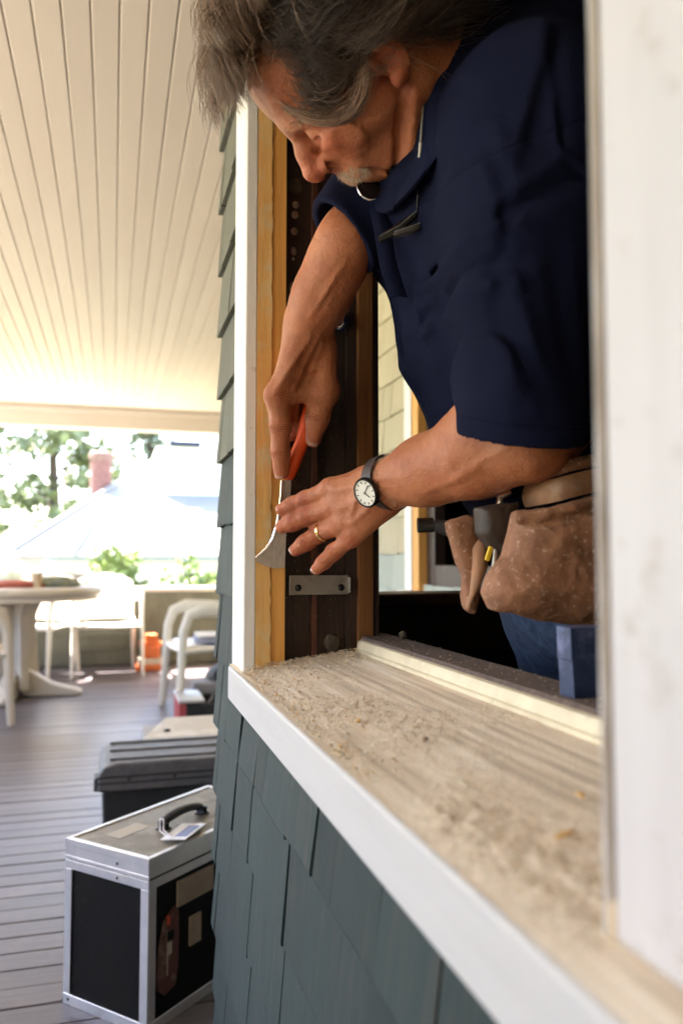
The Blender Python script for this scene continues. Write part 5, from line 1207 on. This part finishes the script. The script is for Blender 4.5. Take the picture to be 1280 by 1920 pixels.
def hair_mat(name, dark, light):
    m = bpy.data.materials.new(name); m.use_nodes = True; MATS[name] = m; n, l = m.node_tree.nodes, m.node_tree.links; b = n['Principled BSDF']
    b.inputs['Roughness'].default_value = .38; b.inputs['Specular IOR Level'].default_value = .6
    a = n.new('ShaderNodeAttribute'); a.attribute_name = 'grey'; r = n.new('ShaderNodeValToRGB'); r.color_ramp.elements[0].color = (*dark, 1); r.color_ramp.elements[1].color = (*light, 1)
    l.new(a.outputs['Fac'], r.inputs[0]); l.new(r.outputs[0], b.inputs['Base Color']); return m
hair_mat('hair_brown', (.020, .0098, .0054), (.52, .315, .195))
link('hair', me, 'hair_brown', man)
# scalp cap under the strands so that no skin shows through
cap_f = Field(HT - .16, HT + .16, .003)
cap_f.ell(hw(HC), HR * HS * 1.012, HM, .0)
hpn = np.array([HM[:, 0], HM[:, 1], HM[:, 2]])
sl, gg = cap_f.block(cap_f.lo, cap_f.lo + cap_f.n * cap_f.res); lc = ((gg - HT) @ HM) / HS
x_, y_, z_ = lc[..., 0], lc[..., 1], lc[..., 2]
hz = np.where(y_ > .055, .104, np.where(y_ > .02, .052 + .052 * (y_ - .02) / .035, np.where(y_ > -.03, .010, -.05)))
cap_f.d = np.maximum(cap_f.d, (hz - z_) * .7)
link('scalp', cap_f.mesh('scalp', 1), mat('scalp_dark', (.030, .018, .012), (.018, .011, .008), rough=.8, scale=60), man); del cap_f, gg, lc

def tuft(name, roots, dirs, ln, m, par, rad=.00026, curl=.15, seed=0, greyv=.8):
    r_ = np.random.default_rng(seed); n = len(roots); K = 6; P = [roots]; d = dirs + r_.normal(0, curl, (n, 3))
    for k in range(1, K):
        d = d / np.linalg.norm(d, axis=1, keepdims=True) + r_.normal(0, curl * .3, (n, 3)) + gl * .06; P.append(P[-1] + d * (ln[:, None] / (K - 1)))
    W = hws(np.stack(P, 1).reshape(-1, 3)).reshape(n, K, 3); V, F = strands(W, np.array([rad, rad, rad * .95, rad * .8, rad * .55, rad * .15])); me = np_mesh(name, V, F)
    at = me.attributes.new('grey', 'FLOAT', 'POINT'); at.data.foreach_set('value', np.repeat(np.clip(r_.normal(greyv, .2, n), 0, 1), K * 3).astype(np.float32)); return link(name, me, m, par)
hair_mat('hair_blond', (.16, .09, .05), (.66, .48, .32))
n = 1300; u = rg.uniform(-1, 1, n); v = rg.uniform(0, 1, n)
ro = np.stack([u * .031, .1015 - .020 * u * u - .003 * v, -.040 - .017 * v - .006 * u * u], -1)
tuft('moustache', ro, np.stack([u * .55, .45 + 0 * u, -.75 + 0 * u], -1), rg.uniform(.007, .014, n), 'hair_blond', man, .00030, .2, 3)
for sx in (-1, 1):
    n = 320; u = rg.uniform(0, 1, n); v = rg.normal(0, 1, n)
    ro = np.stack([sx * (.010 + .040 * u), .1025 - .017 * u - .002, .0255 + .008 * np.sin(u * 2.6) + v * .0022], -1)
    tuft('eyebrow', ro, np.stack([sx * (.8 + 0 * u), .35 + 0 * u, .25 - .5 * u], -1), rg.uniform(.006, .012, n), 'hair_blond', man, .00024, .25, 5 + sx, .35)
n = 1100; a = rg.uniform(-1.2, 1.2, n); v = rg.uniform(-1, 1, n)
ro = np.stack([np.sin(a) * .034, .050 + np.cos(a) * .030 - .006 * v * v, -.098 + v * .015], -1)
tuft('chin_stubble', ro, np.stack([np.sin(a), np.cos(a), -.5 + 0 * a], -1), rg.uniform(.003, .006, n), 'hair_blond', man, .00020, .2, 9, .7)

# forearm hair
def arm_hair(A_, B_2, ra, rb, n, seed, par=man):
    r_ = np.random.default_rng(seed); ax = (B_2 - A_) / np.linalg.norm(B_2 - A_); u = np.cross(ax, [0, 0, 1.]); u /= np.linalg.norm(u); v = np.cross(ax, u)
    t = r_.uniform(.0, .95, n); a = r_.uniform(0, 2 * np.pi, n); rad = ra + (rb - ra) * t; nr = np.cos(a)[:, None] * u + np.sin(a)[:, None] * v
    p = A_ + (B_2 - A_) * t[:, None] + nr * (rad - .004)[:, None]; d = nr * .75 + ax * .8 + r_.normal(0, .3, (n, 3)); K = 5; P = [p]; ds = r_.uniform(.0018, .0036, n)[:, None]
    for k in range(1, K): d = d / np.linalg.norm(d, axis=1, keepdims=True) + ax * .25 - nr * .10; P.append(P[-1] + d * ds)
    V, F = strands(np.stack(P, 1), np.array([.00016, .00016, .00014, .0001, .00004])); me = np_mesh('arm_hair', V, F)
    at = me.attributes.new('grey', 'FLOAT', 'POINT'); at.data.foreach_set('value', np.full(len(V), .75, np.float32)); return link('arm_hair', me, 'hair_blond', par)
arm_hair(JN['elL'] * .85 + JN['wrL'] * .15, JN['wrL'], .046, .033, 2300, 31); arm_hair(JN['elR'], JN['wrR'], .040, .031, 1900, 32)
# ---- collar and placket of the polo shirt
def strip_mesh(up, lo_, th, sub=4):
    """bent cloth strip between two edge lines, with thickness th along its normal"""
    def rs(P):
        P = [Vector(p) for p in P]; o = []
        for i in range(len(P) - 1):
            p0 = P[max(i - 1, 0)]; p1 = P[i]; p2 = P[i + 1]; p3 = P[min(i + 2, len(P) - 1)]
            for k in range(sub):
                t = k / sub; o.append(.5 * ((2 * p1) + (p2 - p0) * t + (2 * p0 - 5 * p1 + 4 * p2 - p3) * t * t + (3 * p1 - p0 - 3 * p2 + p3) * t ** 3))
        return o + [P[-1]]
    A_, B_2 = rs(up), rs(lo_); n = len(A_); m_ = 4; s = MB(); rows = []
    for i in range(n):
        d = (A_[min(i + 1, n - 1)] - A_[max(i - 1, 0)]); nr = d.cross(B_2[i] - A_[i]).normalized()
        if nr.y > 0: nr = -nr
        rows.append([A_[i].lerp(B_2[i], j / m_) + nr * (.004 * math.sin(math.pi * j / m_) + .001) for j in range(m_ + 1)] + [A_[i].lerp(B_2[i], j / m_) + nr * (.004 * math.sin(math.pi * j / m_) - th) for j in range(m_, -1, -1)])
    w_ = len(rows[0]); vs = [p for r_ in rows for p in r_]
    fs = [(i * w_ + j, i * w_ + (j + 1) % w_, (i + 1) * w_ + (j + 1) % w_, (i + 1) * w_ + j) for i in range(n - 1) for j in range(w_)]
    fs += [tuple(range(w_))[::-1], tuple((n - 1) * w_ + k for k in range(w_))]
    return s.add(vs, fs)
strip_mesh(Q['cu'], Q['cl'], .003).build('collar', 'navy_cotton', shirt, smooth=50)
pk = [Vector(p) for p in Q['plk']]
strip_mesh([p + Vector((-.004, -.004, 0)) for p in pk], [p + Vector((.016, -.010, .0)) for p in pk], .002).build('placket', 'navy_cotton', shirt, smooth=50)

# ---- reading glasses hanging on a cord from the neck
eg = thing('eyeglasses', 'dark folded reading glasses hanging on a thin cord at the shirt collar', 'glasses', Q['lens'])
lc_ = Vector(Q['lens']); Ml = Matrix.Translation(lc_) @ Matrix.Rotation(R(78), 4, 'X') @ Matrix.Rotation(R(-10), 4, 'Y')
pts = [Ml @ Vector((.016 * math.cos(a) * (1 if math.sin(a) > 0 else .94), .019 * math.sin(a), 0)) for a in [2 * math.pi * k / 24 for k in range(25)]]
MB().tube(pts, .0011, 6, cap=False).build('lens_rim', 'bright_steel', eg, smooth=True)
MB().lathe([(.015, -.0006), (.015, .0006)], 24, Ml @ Matrix.Diagonal((1, 1.16, 1, 1))).build('lens', 'dark_frame', eg)
for nm in ('t1', 't2'):
    MB().tube(Q[nm], [.0030, .0042, .0034, .0020][:len(Q[nm])], 8, flat=1.5).build('temple', 'dark_frame', eg, smooth=True)
    MB().tube([Vector(p) + Vector((-.0006, -.0040, .0022)) for p in Q[nm]], .0007, 5).build('temple_edge', 'grey_plastic', eg, smooth=True)
MB().tube(Q['cord'], .0011, 6).build('cord', 'dark_frame', eg, smooth=True)
c0, c1 = Vector(Q['cord'][2]), Vector(Q['cord'][3]); MB().tube([c0, c0.lerp(c1, .5)], .0019, 8).build('cord_clasp', 'cord_white', eg, smooth=True)
MB().tube([c0.lerp(c1, .5), c1, Vector(Q['cord'][4])], .0012, 6).build('cord', 'dull_steel', eg, smooth=True)

# ---- wrist watch
wt = thing('wrist_watch', 'wrist watch with a round cream dial on a dark brown strap', 'watch', tuple(J['wrL']))
ax = Vector(J['elL']) - Vector(J['wrL']); ax.normalize(); wc = Vector(J['wrL']) + ax * .004
nd = Vector((-.74, -.42, -.30)); nd = (nd - ax * nd.dot(ax)).normalized(); td = ax.cross(nd)
WM = Matrix((td, ax, nd)).transposed().to_4x4(); WM.translation = wc
ra_, rb_ = .0345, .0350
ring = []; prof = [(-.0085, .0), (.0085, 0), (.0085, .0024), (-.0085, .0024)]
s = MB(); N = 40; vs = []; fs = []
for k in range(N):
    a = 2 * math.pi * k / N; e = Vector((math.cos(a) * ra_, 0, math.sin(a) * rb_)); u = Vector((math.cos(a), 0, math.sin(a)))
    vs += [WM @ (e + u * h + Vector((0, yv, 0))) for yv, h in prof]
for k in range(N):
    for j in range(4): fs.append((k * 4 + j, k * 4 + (j + 1) % 4, ((k + 1) % N) * 4 + (j + 1) % 4, ((k + 1) % N) * 4 + j))
s.add(vs, fs).build('strap', 'watch_strap', wt, smooth=50)
DM = WM @ Matrix.Translation((0, 0, rb_ + .001))
cs = MB().lathe([(.0170, 0), (.0190, .0015), (.0192, .0060), (.0180, .0078), (.0166, .0080), (.0164, .0066)], 40, DM).build('watch_case', 'dark_frame', wt, smooth=40)
dl = MB().lathe([(.0164, .0062), (.0163, .0068), (0.001, .0068)], 40, DM).build('dial', 'watch_dial', wt)
for k in range(12):
    a = 2 * math.pi * k / 12
    s = MB(); s.box(-.0005, .0005, .0118, .0148, .0068, .0073, DM @ Matrix.Rotation(a, 4, 'Z')); s.build('hour_mark', 'black_ink', dl)
for a, ln, w_ in ((R(-50), .0085, .0006), (R(40), .0125, .0005)):
    s = MB(); s.box(-w_, w_, -.002, ln, .0074, .0078, DM @ Matrix.Rotation(a, 4, 'Z')); s.build('watch_hand', 'black_ink', dl)
MB().lathe([(.0012, 0), (.0016, .003), (.001, .0032)], 10, DM @ Matrix.Translation((0, -.0190, .0035)) @ Matrix.Rotation(R(90), 4, 'X')).build('crown', 'dull_steel', wt, smooth=True)

# ---- wedding ring
A_, B_2 = Vector(J['lrm']), Vector(J['lrp']); d = (B_2 - A_).normalized(); c = A_.lerp(B_2, .80); n1 = d.orthogonal().normalized(); n2 = d.cross(n1)
s = MB(); vs = []; fs = []; N = 36
for k in range(N):
    a = 2 * math.pi * k / N; u = n1 * math.cos(a) + n2 * math.sin(a)
    vs += [c + u * .0124 - d * .0022, c + u * .0136 - d * .0022, c + u * .0142, c + u * .0136 + d * .0022, c + u * .0124 + d * .0022]
for k in range(N):
    for j in range(5): fs.append((k * 5 + j, k * 5 + (j + 1) % 5, ((k + 1) % N) * 5 + (j + 1) % 5, ((k + 1) % N) * 5 + j))
tag(s.add(vs, fs).build('ring', 'gold', None, smooth=60), 'plain gold wedding ring on the ring finger of the spread hand', 'ring')

# ---- paint scraper
scp = thing('paint_scraper', 'paint scraper with an orange handle and flared steel blade on the jamb', 'scraper', BLADE[8])
P_ = [Vector(p) for p in BLADE]; nrm = (P_[6] - P_[0]).cross(P_[10] - P_[0]).normalized()
if nrm.y > 0: nrm = -nrm
s = MB(); n = len(P_); s.add([p for p in P_] + [p - nrm * .0014 for p in P_], [tuple(range(n)), tuple(range(n, 2 * n))[::-1]] + [(i, n + i, n + (i + 1) % n, (i + 1) % n) for i in range(n)])
bd = s.build('blade', 'blade_steel', scp)
MB().tube([p + nrm * .0006 for p in P_[:7]], [.0016, .0018, .0020, .0022, .0022, .0020, .0012], 6).build('blade_edge', 'bright_steel', bd, smooth=True)
ha, hb, hc_ = Vector(J['ha']), Vector(J['hb']), Vector(J['hc'])
MB().tube([ha + (ha - hb) * .25, ha, hb, hb.lerp(hc_, .5), hb.lerp(hc_, .9), hc_], [.009, .0115, .0125, .0128, .0125, .0095], 14, flat=.8).build('handle', 'orange_plastic', scp, smooth=60)
MB().tube([hc_ + (hb - hc_) * .15, hc_ + (P_[0].lerp(P_[-1], .5) - hc_) * .6], [.0085, .0065], 10, flat=.5).build('ferrule', 'orange_plastic', scp, smooth=60)

# ---- tool belt
tl = thing('tool_belt', 'worn brown leather tool belt with bulging pouches round the waist', 'tool belt', Q['pmain'])
def poly_sdf(u, v, P):
    P = np.array(P, np.float32); n = len(P); d = np.full(u.shape, 9., np.float32); sgn = np.ones(u.shape, np.float32)
    for i in range(n):
        a = P[i]; e = P[i - 1] - a; wx, wy = u - a[0], v - a[1]; t = np.clip((wx * e[0] + wy * e[1]) / (e @ e), 0, 1)
        d = np.minimum(d, (wx - e[0] * t) ** 2 + (wy - e[1] * t) ** 2)
        c1 = v >= a[1]; c2 = v < P[i - 1][1]; c3 = e[0] * wy > e[1] * wx; sgn = np.where((c1 & c2 & c3) | (~c1 & ~c2 & ~c3), -sgn, sgn)
    return np.sqrt(d) * sgn
def pad(name, key, t, rho, m, bulge=0.0, seed=0, rough=.004, tilt=0.0):
    """stuffed leather shape with the outline key, thickness 2t, soft edges"""
    P, yc = PADS[key]; P = [np.array(q) for q in P]; lo_, hi_ = np.min(P, 0), np.max(P, 0); f_ = Field((lo_[0] - .03, yc - t - .06, lo_[1] - .03), (hi_[0] + .03, yc + t + .06, hi_[1] + .03), .0022)
    sl, g_ = f_.block(f_.lo, f_.lo + f_.n * f_.res); u, w_, v = g_[..., 0], g_[..., 1] - yc - tilt * (g_[..., 0] - lo_[0]), g_[..., 2]
    d2 = poly_sdf(u[:, 0], v[:, 0], P)[:, None, :] + 0 * w_; tb_ = t + bulge * np.clip(-d2 / .03, 0, 1)
    a, b_ = d2 + rho, np.abs(w_) - tb_ + rho
    f_.d = (np.sqrt(np.maximum(a, 0) ** 2 + np.maximum(b_, 0) ** 2) + np.minimum(np.maximum(a, b_), 0) - rho).astype(np.float32)
    f_.displace(lambda p: (fbm(p * np.array([34, 34, 22], np.float32) + seed, 3) - .44) * rough * 2 + np.abs(fbm(p * np.array([55, 55, 30], np.float32) + seed + 7, 2) - .37) * .010 - .0015 + (fbm(p * 150 + seed, 2) - .37) * .0009, .02)
    return f_, m
pf, m_ = pad('pouch', 'pmainp', .022, .016, 'leather', .012, 1, .004, -.10)
PR = [np.array(q, np.float32) + np.array([0, -.012, .0], np.float32) for q in Q['prim']]
pf.chain([q + np.array([0, 0, -.004], np.float32) for q in PR], [.0062] * 4, .003)
pf.chain([q + np.array([0, -.004, -.0135], np.float32) for q in PR], [.0016] * 4, .003, 'sub')
pou = link('pouch', pf.mesh('pouch', 1), 'leather', tl); del pf
s = MB(); s.tube([Vector(p) + Vector((0, -.0125, -.0075)) for p in Q['prim']], .0009, 5).build('stitching', 'dull_steel', pou, smooth=True)
up = [Vector(p) + Vector((0, 0, .012)) for p in Q['pbelt']]; lo2 = [Vector(p) + Vector((0, 0, -.013)) for p in Q['pbelt']]
strip_mesh(up, lo2, .004).build('belt', 'pale_leather', tl, smooth=50)
strip_mesh([p + Vector((0, .004, .016)) for p in up], [p + Vector((0, .004, .002)) for p in up], .003).build('belt_edge', 'leather', tl, smooth=50)
for key, nm, t_, rho_, mm, sd_ in (('flapA', 'flap', .010, .008, 'leather', 2), ('pouB', 'pouch', .016, .010, 'dark_leather', 3), ('flapC', 'flap', .006, .005, 'pale_leather', 4)):
    pf, _ = pad(nm, key, t_, rho_, mm, .004, sd_, .005); link(nm, pf.mesh(nm, 1), mm, tl); del pf
MB().box(-.0025, .0025, -.002, .002, -.008, .008, Matrix.Translation(Q['yel']) @ Matrix.Rotation(R(20), 4, 'Y')).build('clip', 'yellow_plastic', tl, bevel=.001)
kt = thing('hand_tool', 'dark handled tool sticking out of the tool belt', 'tool', Q['knob'][0])
MB().tube([Q['knob'][0]] + Q['knob'][:2], [.004, .0085, .0085], 10).build('cap', 'dark_frame', kt, smooth=60)
MB().tube(Q['knob'][1:], [.0065, .009, .007], 10).build('handle', 'black_plastic', kt, smooth=60)
st2 = thing('hand_tool', 'bright steel tool head peeping over the rim of the leather pouch', 'tool', Q['sp'])
MB().tube([Vector(Q['sp']) + Vector((0, -.006, -.01)), Vector(Q['sp']) + Vector((.004, -.008, .030)), Vector(Q['sp']) + Vector((.016, -.010, .036))], [.004, .0045, .003], 8).build('shaft', 'bright_steel', st2, smooth=60)
pn = thing('steel_rod', 'thin steel rod tucked between the leather pouches', 'tool', Q['yel2'])
MB().tube([Vector(Q['yel2']) + Vector((.012, .0, -.03)), Vector(Q['yel2']) + Vector((.016, -.004, .015))], .003, 8).build('shaft', 'dull_steel', pn, smooth=60)

# ---- blue block on the inner ledge
bb = thing('blue_block', 'blue plastic block with notched end standing on the inner ledge', 'block', (.385, .6, .8345))
Mb = Matrix(((1, 0, 0, 0), (0, 0, 1, 0), (0, 1, 0, 0), (0, 0, 0, 1)))
s = MB(); s.prism([(.3675, .8347), (.425, .8347), (.425, .893), (.3650, .893), (.3655, .866), (.3662, .865)], .590, .612, Mb); s.build('block_body', 'blue_plastic', bb, bevel=.0022, seg=3)

# ---- sparse dust in the air and on the dark jamb, knocked off by the scraping
n = 280; rg2 = np.random.default_rng(8)
pts = np.stack([rg2.uniform(.245, .335, n), np.full(n, 1.1668), rg2.uniform(.86, 1.20, n)], -1)
tag(link('jamb_dust', flakes('jamb_dust', pts, .0004, .0013, 12, ['dust_flake_pale', 'dust_flake']), None), 'specks of sawdust clinging to the dark jamb', 'sawdust', kind='stuff')
